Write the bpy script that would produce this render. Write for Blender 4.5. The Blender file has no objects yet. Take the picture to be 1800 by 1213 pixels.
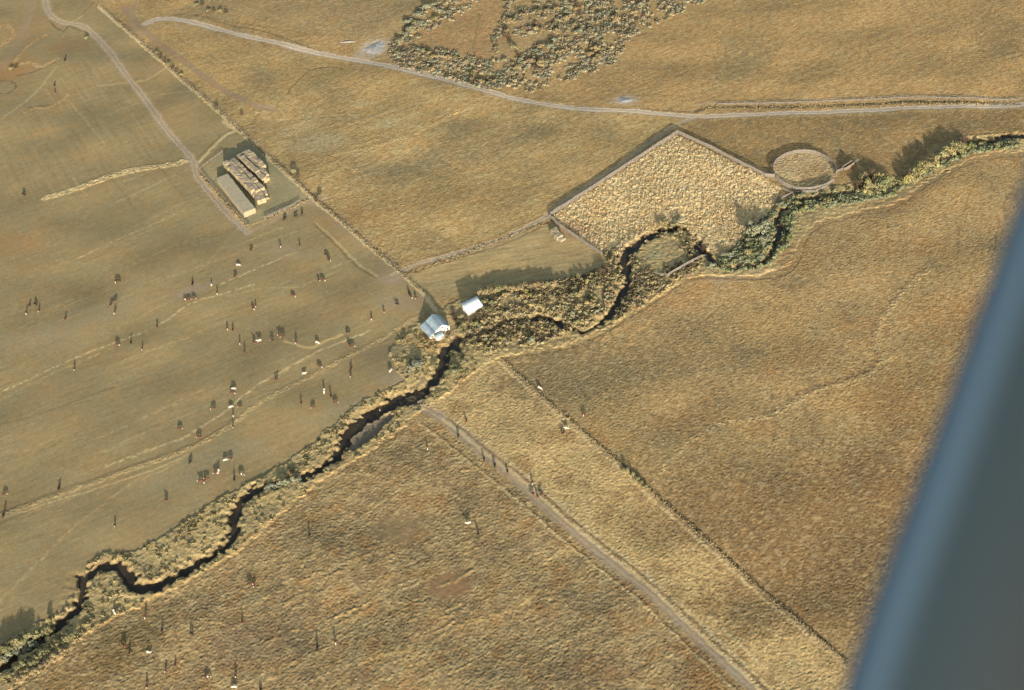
import bpy, math, random
import numpy as np
from mathutils import Matrix, Vector
rad = math.radians
random.seed(7); rng = np.random.default_rng(11)
scene = bpy.context.scene
COL = scene.collection

# ------------------------------------------------------------------ camera, sky, sun, exposure
CAM_H, DEP, ROLL, FPX = 431.0, rad(44), rad(-4), 2500.0
SUN_EL, SH_AZ = rad(13.5), rad(-8.0)          # shadows run towards SH_AZ (from +Y)
cd, sd, cr, sr = math.cos(DEP), math.sin(DEP), math.cos(ROLL), math.sin(ROLL)
Fv = Vector((0, cd, -sd)); U0 = Vector((0, sd, cd)); X0 = Vector((1, 0, 0))
Rv = cr*X0 + sr*U0; Uv = -sr*X0 + cr*U0
cam_d = bpy.data.cameras.new('camera'); cam = bpy.data.objects.new('camera', cam_d); COL.objects.link(cam)
cam.matrix_world = Matrix(((Rv.x, Uv.x, -Fv.x, 0), (Rv.y, Uv.y, -Fv.y, 0), (Rv.z, Uv.z, -Fv.z, CAM_H), (0, 0, 0, 1)))
cam_d.lens = 50; cam_d.sensor_width = 36; cam_d.clip_start = .05; cam_d.clip_end = 30000
cam_d.dof.use_dof = True; cam_d.dof.focus_distance = 620; cam_d.dof.aperture_fstop = 1.7
scene.camera = cam
w = bpy.data.worlds.new('World'); scene.world = w; w.use_nodes = True
nt = w.node_tree; bg = nt.nodes['Background']
sky = nt.nodes.new('ShaderNodeTexSky'); sky.sky_type = 'NISHITA'; sky.sun_disc = False
sky.sun_elevation = SUN_EL; sky.sun_rotation = rad(172); sky.altitude = 1200; sky.dust_density = 3
wm_ = nt.nodes.new('ShaderNodeVectorMath'); wm_.operation = 'MULTIPLY'; wm_.inputs[1].default_value = (1.0, .88, .72)   # warm film balance
nt.links.new(sky.outputs[0], wm_.inputs[0]); nt.links.new(wm_.outputs[0], bg.inputs[0]); bg.inputs[1].default_value = .15
sl = bpy.data.lights.new('sun', 'SUN'); sun = bpy.data.objects.new('sun', sl); COL.objects.link(sun)
sl.energy = 3.9; sl.angle = rad(.5); sl.color = (1, .92, .80)
sdir = Vector((math.sin(SH_AZ)*math.cos(SUN_EL), math.cos(SH_AZ)*math.cos(SUN_EL), -math.sin(SUN_EL)))
sun.rotation_euler = sdir.to_track_quat('-Z', 'Y').to_euler(); sun.location = (0, 0, 600)
scene.view_settings.view_transform = 'Standard'; scene.view_settings.look = 'None'
scene.view_settings.exposure = 1.60; scene.view_settings.gamma = 1

def G(px, py, z=0.0):
    u = (px-900)/FPX; v = (606.5-py)/FPX
    u, v = cr*u - sr*v, sr*u + cr*v
    t = (CAM_H-z)/(sd - v*cd)
    return (u*t, t*(cd + v*sd))
def GP(pts): return [G(*p) for p in pts]

# ------------------------------------------------------------------ helpers
def lin(c): return tuple(((x/255)/12.92 if x/255 <= .04045 else ((x/255+.055)/1.055)**2.4) for x in c)
KALB, SAT = .60, .90
def alb(*c):
    a = np.array(lin(c))*KALB; g = a@np.array((.3, .6, .1)); return g+(a-g)*SAT
def tag(o, label=None, cat=None, group=None, kind=None):
    if label: o['label'] = label
    if cat: o['category'] = cat
    if group: o['group'] = group
    if kind: o['kind'] = kind
    return o
def obj(name, me, parent=None):
    o = bpy.data.objects.new(name, me); COL.objects.link(o)
    if parent: o.parent = parent
    return o
def empty(name, loc, rz=0):
    o = bpy.data.objects.new(name, None); COL.objects.link(o); o.location = loc; o.rotation_euler = (0, 0, rz)
    o.empty_display_size = 1; return o
def npmesh(name, V, F, mats=(), fm=None, smooth=False, attrs=None):
    V = np.asarray(V, np.float32); F = np.asarray(F, np.int32); n = F.shape[1]
    me = bpy.data.meshes.new(name)
    me.vertices.add(len(V)); me.vertices.foreach_set('co', V.ravel())
    me.loops.add(F.size); me.loops.foreach_set('vertex_index', F.ravel())
    me.polygons.add(len(F)); me.polygons.foreach_set('loop_start', np.arange(0, F.size, n, dtype=np.int32))
    if smooth: me.polygons.foreach_set('use_smooth', np.ones(len(F), bool))
    for m in mats: me.materials.append(m)
    if fm is not None: me.polygons.foreach_set('material_index', np.asarray(fm, np.int32))
    for k, a in (attrs or {}).items():
        at = me.attributes.new(k, 'FLOAT_COLOR', 'POINT'); at.data.foreach_set('color', np.asarray(a, np.float32).ravel())
    me.update(calc_edges=True); return me
class MB:
    def __init__(s): s.v = []; s.f = []; s.m = []
    def face(s, pts, m=0):
        b = len(s.v); s.v += [tuple(p) for p in pts]; s.f.append(tuple(range(b, b+len(pts)))); s.m.append(m)
    def hexa(s, p, m=0, mt=None):       # p: 4 bottom ccw, 4 top ccw
        b = len(s.v); s.v += [tuple(q) for q in p]
        for i, f in enumerate(((3, 2, 1, 0), (4, 5, 6, 7), (0, 1, 5, 4), (1, 2, 6, 5), (2, 3, 7, 6), (3, 0, 4, 7))):
            s.f.append(tuple(b+k for k in f)); s.m.append(mt if (i == 1 and mt is not None) else m)
    def bar(s, a, b, r, r2=None, n=6, m=0):
        a, b = Vector(a), Vector(b); d = (b-a).normalized(); u = d.orthogonal().normalized(); v = d.cross(u)
        r2 = r if r2 is None else r2; k = len(s.v)
        for c, q in ((a, r), (b, r2)):
            for i in range(n):
                t = 2*math.pi*i/n; s.v.append(tuple(c+u*math.cos(t)*q+v*math.sin(t)*q))
        for i in range(n):
            j = (i+1) % n; s.f.append((k+i, k+j, k+n+j, k+n+i)); s.m.append(m)
        s.f.append(tuple(k+i for i in reversed(range(n)))); s.f.append(tuple(k+n+i for i in range(n))); s.m += [m, m]
    def mesh(s, name, mats, smooth=False):
        me = bpy.data.meshes.new(name); me.from_pydata(s.v, [], s.f)
        for m in mats: me.materials.append(m)
        me.polygons.foreach_set('material_index', s.m)
        if smooth: me.polygons.foreach_set('use_smooth', [True]*len(s.f))
        me.update(); return me
    def build(s, name, mats, parent=None, smooth=False): return obj(name, s.mesh(name, mats, smooth), parent)

# ------------------------------------------------------------------ materials
def mat(name, base=(.5, .5, .5), rough=.9, spec=.2, metal=0, noise=None, bump=None, source=None, coat=0):
    m = bpy.data.materials.new(name); m.use_nodes = True; t = m.node_tree; b = t.nodes['Principled BSDF']
    b.inputs['Roughness'].default_value = rough; b.inputs['Specular IOR Level'].default_value = spec
    b.inputs['Metallic'].default_value = metal; b.inputs['Coat Weight'].default_value = coat
    tc = t.nodes.new('ShaderNodeTexCoord')
    if source == 'attr':
        s = t.nodes.new('ShaderNodeAttribute'); s.attribute_name = 'tint'; cs = s.outputs['Color']
    elif source == 'object':
        s = t.nodes.new('ShaderNodeObjectInfo'); cs = s.outputs['Color']
    else:
        s = t.nodes.new('ShaderNodeRGB'); s.outputs[0].default_value = (*base, 1); cs = s.outputs[0]
    if noise:
        for sc, lo, hi, det in noise:
            n = t.nodes.new('ShaderNodeTexNoise'); n.inputs['Scale'].default_value = sc; n.inputs['Detail'].default_value = det
            t.links.new(tc.outputs['Object'], n.inputs['Vector'])
            r = t.nodes.new('ShaderNodeMapRange'); r.inputs[1].default_value = .3; r.inputs[2].default_value = .7
            r.inputs[3].default_value = lo; r.inputs[4].default_value = hi
            t.links.new(n.outputs['Fac'], r.inputs[0])
            x = t.nodes.new('ShaderNodeVectorMath'); x.operation = 'SCALE'
            t.links.new(cs, x.inputs[0]); t.links.new(r.outputs[0], x.inputs['Scale']); cs = x.outputs[0]
    t.links.new(cs, b.inputs['Base Color'])
    if bump:
        n = t.nodes.new('ShaderNodeTexNoise'); n.inputs['Scale'].default_value = bump[0]; n.inputs['Detail'].default_value = 3
        t.links.new(tc.outputs['Object'], n.inputs['Vector'])
        bp = t.nodes.new('ShaderNodeBump'); bp.inputs['Distance'].default_value = bump[1]; bp.inputs['Strength'].default_value = 1
        t.links.new(n.outputs['Fac'], bp.inputs['Height']); t.links.new(bp.outputs[0], b.inputs['Normal'])
    return m
M_ground = mat('dry_grass_ground', noise=[(1.6, .88, 1.12, 3)], bump=(2.2, .05), source='attr', rough=1, spec=.05)
M_road = mat('packed_dirt', noise=[(.9, .92, 1.08, 3)], bump=(2.0, .02), source='attr', rough=1, spec=.05)
M_water = mat('creek_water', base=(.026, .020, .012), rough=.2, spec=.15, noise=[(.12, .5, 1.7, 3)], bump=(1.5, .015))
M_leaf = mat('shrub_leaves', source='object', noise=[(3, .75, 1.2, 2)], rough=.9, spec=.1)
M_brush = mat('brush_leaves', source='attr', noise=[(1.5, .8, 1.2, 2)], rough=.95, spec=.05)
M_stem = mat('grey_bark', base=(.14, .11, .08), noise=[(4, .7, 1.2, 2)])
M_roofm = mat('galvanised_roof', base=(.20, .255, .285), rough=.55, spec=.4, metal=.15, noise=[(.5, .75, 1.15, 4), (3, .93, 1.05, 2)])
M_rust = mat('old_roof_patch', base=(.13, .13, .12), rough=.8)
M_patch = mat('mossy_patch', base=(.22, .25, .21))
M_white = mat('white_board', base=(.42, .40, .35), noise=[(2, .85, 1.08, 3)])
M_board = mat('grey_board', base=(.24, .21, .17), noise=[(3, .7, 1.2, 3)])
M_dark = mat('dark_opening', base=(.02, .018, .015))
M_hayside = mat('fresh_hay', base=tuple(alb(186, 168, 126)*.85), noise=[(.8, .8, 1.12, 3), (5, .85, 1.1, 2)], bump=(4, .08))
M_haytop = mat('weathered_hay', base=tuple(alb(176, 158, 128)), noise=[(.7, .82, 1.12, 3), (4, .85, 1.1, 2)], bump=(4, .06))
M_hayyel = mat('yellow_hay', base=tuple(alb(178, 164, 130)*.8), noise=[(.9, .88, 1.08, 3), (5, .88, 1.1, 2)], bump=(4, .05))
M_pole = mat('weathered_pole', base=(.19, .165, .135), noise=[(3, .75, 1.2, 3)])
M_gravel = mat('pale_gravel', base=(.27, .26, .235), noise=[(.5, .62, 1.15, 5), (3, .85, 1.1, 2)], bump=(1.5, .15))

# ------------------------------------------------------------------ terrain grid
ST = .40
xs = np.arange(-335, 335+ST, ST); ys = np.arange(232, 800+ST, ST)
NX, NY = len(xs), len(ys)
X, Y = np.meshgrid(xs, ys); X = X.astype(np.float32); Y = Y.astype(np.float32)
kx = np.fft.rfftfreq(NX, ST)[None, :]; ky = np.fft.fftfreq(NY, ST)[:, None]
def fn(lo, hi, ang=None, stretch=1.0, seed=0):
    """band limited noise between wavelengths lo..hi (m), std 1; ang (rad) = direction of elongation"""
    r = np.random.default_rng(seed); a = np.fft.rfft2(r.standard_normal((NY, NX)))
    if ang is not None:
        c, s = math.cos(ang), math.sin(ang); u = (kx*c + ky*s)*stretch; v = -kx*s + ky*c
    else: u, v = kx, ky
    k = np.sqrt(u*u+v*v)+1e-9
    a *= np.exp(-(k*lo)**2*.7)*(1-np.exp(-(k*hi)**2*.7))/np.maximum(k, 1/hi)**.6
    o = np.fft.irfft2(a, s=(NY, NX)); return (o/o.std()).astype(np.float32)
wob1, wob2 = fn(3, 14, seed=1), fn(3, 14, seed=2)
XW, YW = X+wob1*.4, Y+wob2*.4
def ix(x, arr): return int(np.clip((x-arr[0])/ST, 0, len(arr)-1))
def polymask(pts, soft=.6, warp=1.0):
    P = GP(pts); out = np.zeros((NY, NX), bool)
    x0, x1 = ix(min(p[0] for p in P)-4, xs), ix(max(p[0] for p in P)+4, xs)+1
    y0, y1 = ix(min(p[1] for p in P)-4, ys), ix(max(p[1] for p in P)+4, ys)+1
    x = X[y0:y1, x0:x1]+wob1[y0:y1, x0:x1]*warp*.6; y = Y[y0:y1, x0:x1]+wob2[y0:y1, x0:x1]*warp*.6
    ins = np.zeros(x.shape, bool)
    for (ax, ay), (bx, by) in zip(P, P[1:]+P[:1]):
        if ay == by: continue
        ins ^= ((ay > y) != (by > y)) & (x < (bx-ax)*(y-ay)/(by-ay)+ax)
    out[y0:y1, x0:x1] = ins; return out
def linedist(pts, R, ws=None, warp=1.0):
    """distance to the polyline and interpolated width"""
    P = GP(pts); D = np.full((NY, NX), 1e3, np.float32); W = np.zeros((NY, NX), np.float32)
    for i in range(len(P)-1):
        (ax, ay), (bx, by) = P[i], P[i+1]
        x0, x1 = ix(min(ax, bx)-R, xs), ix(max(ax, bx)+R, xs)+1; y0, y1 = ix(min(ay, by)-R, ys), ix(max(ay, by)+R, ys)+1
        if x1 <= x0 or y1 <= y0: continue
        x = X[y0:y1, x0:x1]+wob1[y0:y1, x0:x1]*.55*warp; y = Y[y0:y1, x0:x1]+wob2[y0:y1, x0:x1]*.55*warp
        L = (bx-ax)**2+(by-ay)**2; t = np.clip(((x-ax)*(bx-ax)+(y-ay)*(by-ay))/L, 0, 1)
        d = np.hypot(x-ax-t*(bx-ax), y-ay-t*(by-ay)); s = D[y0:y1, x0:x1]; m = d < s; s[m] = d[m]
        if ws is not None:
            wv = ws[i]+(ws[i+1]-ws[i])*t; W[y0:y1, x0:x1][m] = wv[m]
    return D, W
def smooth(pts, n=4):
    """Catmull-Rom through (x, y[, w]) control points"""
    P = [np.array(p, float) for p in pts]; P = [2*P[0]-P[1]]+P+[2*P[-1]-P[-2]]; out = []
    for i in range(1, len(P)-2):
        a, b, c, d = P[i-1:i+3]
        for k in range(n):
            t = k/n; out.append(.5*((2*b)+(c-a)*t+(2*a-5*b+4*c-d)*t*t+(3*b-a-3*c+d)*t**3))
    out.append(P[-2]); return [tuple(o) for o in out]
def ss(a, b, x): t = np.clip((x-a)/(b-a), 0, 1); return t*t*(3-2*t)

n_f = fn(.8, 2.1, seed=3); n_m = fn(2.2, 7, seed=4); n_l = fn(10, 40, seed=5); n_xl = fn(35, 140, seed=6)
n_l2 = fn(8, 30, seed=7); n_xl2 = fn(30, 110, seed=8)
a_dir = rad(27)                                    # grain of the meadows
n_st = fn(1.1, 4, a_dir, 1.9, seed=9); n_st2 = fn(3, 14, a_dir, 3.5, seed=10)
n_mow = fn(1.5, 5, rad(25), 14, seed=12); n_mow2 = fn(2, 6, rad(-62), 16, seed=13)
n_m2 = fn(2.0, 6, seed=14)

def C(*c): return alb(*c).astype(np.float32)
tint = np.zeros((NY, NX, 3), np.float32); H = np.zeros((NY, NX), np.float32); A = np.zeros((NY, NX), np.float32)
cat = np.zeros((NY, NX), np.uint8)                 # 0 meadow 1 pasture 2 gravel road 3 track 4 dirt road 5 lane 6 creek bank 7 stack yard 8 fenced field
def mixc(c, s):
    s = np.asarray(s, np.float32)
    if s.ndim == 2: s = s[..., None]
    tint[:] = tint*(1-s)+np.asarray(c, np.float32)*s
# base: golden meadow
tint[:] = C(170, 144, 92)
mixc(C(176, 150, 94), ss(-.3, 1.6, n_xl)*.7)
mixc(C(160, 124, 74), ss(0, 1.8, n_l)*.6)
mixc(C(142, 128, 92), ss(.3, 1.8, n_xl2)*.6)
A[:] = .046
LINE_A = [(150, -20), (175, 12), (300, 122), (420, 228), (545, 345), (705, 478), (745, 517), (765, 545)]
creek_up = [(745, 560), (700, 595), (682, 618), (705, 655), (712, 672), (690, 682), (640, 705), (590, 745), (540, 785), (480, 825), (400, 868), (330, 915), (280, 945), (230, 972), (185, 972), (155, 990), (135, 1030), (120, 1060), (95, 1085), (60, 1098), (0, 1135), (-200, 1240)]
creek_lo = [(-60, 1260), (0, 1222), (75, 1180), (150, 1120), (200, 1085), (270, 1050), (330, 1020), (400, 980), (450, 940), (500, 895), (560, 845), (620, 812), (680, 770), (740, 722), (790, 690), (830, 655), (870, 632), (940, 612), (1010, 600), (1070, 575), (1120, 545), (1180, 508), (1225, 487), (1330, 485), (1385, 465), (1400, 430), (1430, 392), (1500, 372), (1570, 360), (1640, 312), (1700, 282), (1760, 268), (1900, 262)]
# lower centre meadow (between creek and dirt road)
p_low = polymask(creek_lo[:15]+[(740, 718), (900, 850), (1130, 1045), (1320, 1225), (1400, 1300), (-100, 1330)])
mixc(C(158, 136, 90), p_low*1.0)
mixc(C(180, 157, 105), p_low*ss(-.2, 1.5, n_st2)*.7)
mixc(C(130, 112, 78), p_low*ss(.1, 1.6, n_l)*.75)
mixc(C(152, 118, 72), p_low*ss(.4, 1.8, n_l2)*.45)
A += p_low*.022
# strip between dirt road and long fence
p_strip = polymask([(745, 705), (790, 685), (850, 640), (880, 628), (1490, 1168), (1560, 1240), (1400, 1260), (1320, 1200), (1130, 1035), (900, 835), (800, 745)])
mixc(C(198, 170, 108), p_strip*1.0); mixc(C(202, 180, 124), p_strip*ss(-.2, 1.8, n_l2)*.6); mixc(C(154, 126, 78), p_strip*ss(.2, 1.8, n_l)*.7); mixc(C(148, 120, 76), p_strip*ss(1.0, 2.0, n_m)*.6)
A += p_strip*.012
# big right meadow
p_right = polymask([(880, 628), (940, 612), (1010, 600), (1070, 575), (1180, 508), (1225, 487), (1330, 485), (1385, 465), (1430, 392), (1500, 372), (1570, 360), (1700, 282), (1950, 262), (2100, 1300), (1560, 1240), (1490, 1168)])
mixc(C(172, 146, 94), p_right*.9)
mixc(C(180, 150, 90), p_right*ss(-.1, 1.5, n_xl)*.6); mixc(C(160, 126, 76), p_right*ss(0, 1.6, n_xl2)*.55); mixc(C(144, 124, 84), p_right*ss(.4, 1.8, n_l)*.55)
A += p_right*.008
# upper right meadow and ruddy top
p_top = polymask([(620, 95), (800, 143), (960, 182), (1220, 200), (1900, 182), (1900, -200), (400, -200), (420, 50)])
mixc(C(172, 142, 88), p_top*.9); mixc(C(186, 158, 98), p_top*ss(-.2, 1.4, n_st2)*.5)
p_red = polymask([(690, 75), (735, 55), (790, 20), (830, -60), (900, -60), (885, 20), (880, 60), (905, 90), (870, 135), (820, 100), (760, 92), (700, 90)])
mixc(C(172, 138, 92), p_red*ss(-2.0, 1.5, n_m+n_l2)*.85)
p_thk = polymask([(862, 142), (868, 80), (890, 20), (880, -10), (1240, -10), (1170, 30), (1110, 65), (1070, 108), (1010, 132), (930, 155)], warp=4) | polymask([(680, 86), (720, 78), (820, 98), (870, 112), (900, 150), (860, 160), (780, 136), (700, 118)], warp=3)
mixc(C(166, 146, 104), p_thk*ss(-1.6, .8, n_m+n_l2)*.75)
p_top2 = polymask([(440, -80), (760, -80), (735, 40), (680, 75), (560, 60), (480, 45), (400, 20)])
mixc(C(158, 138, 94), p_top2*.85)
# triangle below top road
p_tri = polymask([(175, 5), (250, 55), (600, 105), (960, 190), (1215, 208), (965, 378), (860, 425), (705, 473), (545, 345), (420, 228), (300, 122)])
mixc(C(174, 148, 92), p_tri*.9); mixc(C(190, 170, 114), p_tri*ss(.2, 1.5, n_st2)*ss(-1, 1, -Y+620+40)*.6)
mixc(C(150, 132, 88), p_tri*ss(-.2, 1.6, n_xl2)*.7)
# pasture (mown, grazed)
p_past = polymask([(-400, -200), (60, -60), (175, 8)]+LINE_A[2:]+creek_up+[(-500, 1300)])
mixc(C(155, 138, 94), p_past*1.0)
mixc(C(147, 134, 92), p_past*ss(-.2, 1.9, n_xl)*.6); mixc(C(158, 134, 88), p_past*ss(-.2, 1.9, n_xl2)*.5)
mixc(C(150, 139, 102), p_past*ss(.2, 2.2, n_l)*.3)
tint *= (1+(p_past*(.035*n_mow+.035*fn(.8, 2.4, rad(25), 8, seed=31)+.02*fn(.8, 2.4, rad(-62), 8, seed=32)))[..., None])
A[p_past] = .009
cat[p_past] = 1
p_mow2 = polymask([(20, 215), (150, 80), (190, 90), (330, 270), (80, 345), (-100, 420), (-200, 260)])
tint *= (1+.035*(p_mow2*n_mow2)[..., None])
# mown triangle by the lane
p_hayf = polymask([(712, 480), (800, 455), (965, 392), (1060, 445), (1085, 462), (1050, 480), (980, 492), (860, 500), (830, 520), (795, 520), (762, 535)])
mixc(C(172, 152, 102), p_hayf*.95); tint *= (1+.09*(p_hayf*fn(1.4, 5, rad(8), 9, seed=15))[..., None]); A[p_hayf] = .02
# fields beside the corral
p_cor = polymask([(1228, 212), (1900, 190), (1900, 235), (1690, 245), (1640, 255), (1590, 310), (1470, 320), (1350, 300), (1195, 235)])
mixc(C(152, 126, 78), p_cor*.85); mixc(C(134, 118, 80), p_cor*ss(0, 1.4, n_l)*.7)
# riparian belt
rip = list(creek_lo)
top_edge = [(1900, 225), (1760, 235), (1690, 240), (1620, 285), (1570, 315), (1480, 325), (1400, 338), (1375, 350), (1340, 400), (1290, 440), (1235, 438), (1215, 415), (1205, 395), (1170, 390), (1120, 420), (1090, 445), (1062, 445), (1075, 470), (1045, 482), (980, 495), (860, 505), (835, 525), (800, 530)]
p_rip = polymask(list(reversed(creek_up))+list(reversed(top_edge))+list(reversed(creek_lo)))
mixc(C(174, 155, 100), p_rip*.95); mixc(C(190, 174, 118), p_rip*ss(-.2, 1.3, n_l2)*.7); mixc(C(190, 168, 112), p_rip*ss(.4, 1.4, n_m)*.6); mixc(C(146, 132, 92), p_rip*ss(.2, 1.5, n_l)*.7)
mixc(C(150, 118, 76), p_rip*ss(.8, 1.8, n_xl2)*.6)
A[p_rip] = .045; cat[p_rip] = 6
# tall straw field with pole fences
FIELD = [(970, 380), (1190, 238), (1345, 312), (1372, 330), (1345, 395), (1300, 438), (1240, 442), (1212, 420), (1205, 392), (1165, 392), (1110, 425), (1090, 450), (1056, 438)]
p_fld = polymask(FIELD, warp=.3)
mixc(C(222, 196, 138), p_fld*1.0); mixc(C(204, 168, 108), p_fld*ss(0, 1.6, n_l)*.6); mixc(C(196, 182, 130), p_fld*ss(.3, 1.6, n_l2)*.5)
A[p_fld] = .075; cat[p_fld] = 8
yard = [(352, 300), (434, 240), (548, 345), (440, 396)]
p_yard = polymask(yard, warp=.3); mixc(C(156, 148, 110), p_yard*.9); mixc(C(140, 138, 98), p_yard*ss(-.2, 1, n_m)*.5); A[p_yard] = .02; cat[p_yard] = 7
# round corral floor
cc = [G(1413, 300)]
dcc = np.hypot(XW-cc[0][0], YW-cc[0][1])
mixc(C(200, 176, 124), (dcc < 16)*.95); mixc(C(168, 142, 98), ss(12, 5, np.hypot(XW-cc[0][0]-5, YW-cc[0][1]+4))*.8); A[dcc < 16] = .07

def blob(px, py, rx, ry, c, s, rot=0, hard=.5, a=None):
    x, y = G(px, py); R = max(rx, ry)*1.5
    x0, x1, y0, y1 = ix(x-R, xs), ix(x+R, xs)+1, ix(y-R, ys), ix(y+R, ys)+1
    if x1-x0 < 2 or y1-y0 < 2: return
    dx = XW[y0:y1, x0:x1]-x; dy = YW[y0:y1, x0:x1]-y; c_, s_ = math.cos(rot), math.sin(rot)
    q = np.hypot((dx*c_+dy*s_)/rx, (-dx*s_+dy*c_)/ry)+.12*n_m[y0:y1, x0:x1]
    k = (ss(1.25, hard, q)*s)
    t = tint[y0:y1, x0:x1]; t[:] = t*(1-k[..., None])+C(*c)*k[..., None]
    if a is not None: A[y0:y1, x0:x1] = A[y0:y1, x0:x1]*(1-k)+a*k
for b in [(1000, 650, 40, 22, (128, 116, 82), .75), (1180, 620, 45, 22, (142, 124, 84), .5), (790, 1030, 9, 7, (150, 118, 80), .9, 0, .6, .004), (700, 930, 12, 8, (134, 114, 80), .8, 0, .5, .01),
          (1760, 60, 16, 26, (140, 122, 80), .6), (1310, 115, 26, 9, (140, 128, 88), .6, rad(40)), (1300, 85, 20, 9, (144, 130, 90), .4, rad(40)), (560, 250, 18, 9, (188, 172, 124), .6), (520, 225, 14, 6, (190, 174, 124), .5, rad(30)), (690, 215, 12, 6, (182, 170, 122), .5),
          (700, 290, 30, 10, (146, 134, 96), .5, rad(20)), (860, 250, 40, 12, (148, 132, 92), .5, rad(25)), (620, 380, 20, 10, (166, 132, 78), .6), (800, 350, 30, 12, (172, 142, 86), .5),
          (395, 190, 20, 12, (150, 134, 86), .5), (340, 510, 10, 4, (166, 148, 122), .7, rad(20)), (500, 440, 12, 6, (156, 142, 112), .5, rad(-20)), (690, 490, 8, 4, (170, 148, 122), .8), (550, 352, 7, 4, (172, 154, 126), .8),
          (448, 372, 5, 2.5, (190, 172, 118), .8), (465, 352, 5, 3, (184, 164, 114), .7), (470, 318, 3, 3, (180, 162, 112), .6), (375, 305, 3, 4, (170, 156, 108), .5), (520, 330, 12, 4, (158, 146, 110), .5, rad(-50)), (715, 530, 12, 6, (164, 142, 110), .6), (670, 620, 12, 5, (150, 134, 100), .6), (690, 665, 8, 4, (158, 140, 108), .8), (1010, 400, 7, 8, (170, 140, 100), .85, rad(-50), .6, .02), (1045, 410, 5, 6, (160, 138, 104), .6, 0, .6, .03), (1090, 437, 4, 3, (170, 152, 118), .9, 0, .6, .02),
          (1280, 490, 12, 3, (170, 152, 118), .7, 0, .5, .02), (1330, 478, 10, 3, (166, 150, 116), .6, 0, .5, .03), (1215, 240, 10, 5, (150, 128, 84), .3), (220, 1130, 18, 9, (124, 108, 68), .8, rad(20)), (150, 1180, 20, 8, (130, 108, 64), .6, rad(20)),
          (450, 1120, 22, 12, (136, 116, 84), .7, rad(20)), (760, 1100, 24, 10, (134, 114, 78), .6, rad(20)), (1050, 1180, 20, 8, (130, 108, 76), .6), (657, 84, 12, 9, (196, 188, 168), .8, rad(55), .35), (640, 98, 7, 4, (176, 164, 140), .7), (1099, 178, 9, 5, (192, 182, 160), .75, 0, .4), (1240, 1180, 10, 16, (146, 112, 64), .7),
          (1150, 960, 8, 5, (142, 128, 82), .5), (1280, 1090, 14, 10, (188, 162, 104), .6), (1310, 1110, 5, 3, (150, 118, 72), .7), (1240, 1060, 8, 4, (148, 114, 66), .6),
          (120, 80, 14, 10, (156, 130, 86), .6), (60, 40, 18, 12, (152, 128, 86), .6), (20, 120, 16, 14, (166, 126, 78), .7), (10, 430, 20, 8, (160, 126, 80), .5), (90, 230, 14, 3, (168, 142, 92), .6, rad(20)),
          (1160, 445, 11, 9, (178, 160, 108), .8), (1150, 450, 4, 3, (156, 164, 124), .6), (760, 605, 7, 6, (186, 146, 86), .8, 0, .5, .12), (745, 600, 10, 6, (188, 160, 96), .7), (1780, 215, 16, 6, (146, 124, 78), .6), (1640, 700, 40, 25, (160, 124, 68), .5), (1500, 900, 60, 34, (136, 108, 68), .7), (1700, 560, 30, 20, (164, 126, 72), .5),
          (1250, 800, 40, 16, (146, 126, 80), .45), (1250, 900, 40, 20, (140, 114, 72), .6), (1400, 1040, 34, 20, (134, 106, 66), .7), (500, 830, 10, 6, (166, 150, 100), .3), (350, 820, 30, 8, (152, 142, 106), .5, rad(25)), (560, 700, 20, 6, (164, 142, 90), .5, rad(25)), (600, 720, 16, 4, (154, 144, 110), .5, rad(25)),
          (210, 380, 22, 12, (138, 128, 86), .5), (300, 450, 24, 10, (146, 126, 82), .5), (160, 560, 30, 8, (156, 144, 108), .4, rad(20)), (60, 600, 24, 8, (156, 142, 108), .4)]:
    blob(*b)
# ------------------------------------------------------------------ lines painted into the ground sheet: ridges, trails, strips
def line(pts, wm, c, s=.8, dz=0, a=None, n=3, broken=0):
    D, _ = linedist(smooth(pts, n), wm*1.5+3, warp=.35)
    wm_2 = wm*.78; k = ss(wm_2*.5+.5, max(wm_2*.5-.25, .05), D)*min(1, s*1.05)
    if broken: k = k*np.clip(.72+broken*n_m2, 0, 1.2)
    mixc(C(*c), k)
    if dz: H[:] += k*dz*.45
    if a is not None: A[:] = A*(1-k)+a*k
PALE = (208, 188, 132); PALE2 = (194, 174, 120); DK = (116, 98, 64)
line([(80, 348), (110, 340), (160, 322), (200, 308), (240, 297), (300, 290), (325, 283)], 5.2, (206, 186, 130), 1.0, .3, .12)
line([(140, 452), (230, 411), (320, 371)], .8, PALE2, .7, broken=.5)
line([(0, 688), (60, 663), (155, 620), (275, 573), (330, 537), (385, 519), (445, 500)], 1.0, PALE, .7, .05, broken=.5)
line([(0, 700), (80, 664), (200, 610)], .8, PALE2, .5, broken=.5)
line([(390, 499), (450, 473), (520, 444)], .9, PALE, .7, broken=.6)
line([(400, 520), (470, 505), (520, 505), (560, 490), (600, 470)], .7, PALE2, .4, broken=.5)
line([(-20, 752), (60, 731), (120, 712), (200, 680)], .8, (126, 108, 74), .6)
line([(220, 632), (280, 610), (340, 590)], .6, PALE2, .5, broken=.6)
line([(185, 820), (240, 799), (275, 786), (320, 771), (355, 750), (397, 722), (445, 686), (520, 640), (560, 618), (600, 600), (650, 578)], 1.1, PALE, .75, .08, broken=.4)
line([(-10, 908), (60, 885), (130, 860), (200, 835), (270, 812), (330, 790), (370, 770), (410, 745), (450, 715), (520, 675), (560, 655), (610, 625), (650, 605), (700, 575), (742, 553)], 2.6, (178, 156, 104), .8, .22, .07)
line([(-10, 916), (60, 893), (130, 870), (200, 848), (280, 822), (330, 800)], 1.1, PALE2, .7, .1, .05)
line([(0, 900), (60, 878), (130, 852), (200, 828), (270, 805), (330, 783), (368, 765), (408, 738)], 1.0, DK, .5, -.05)
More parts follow.
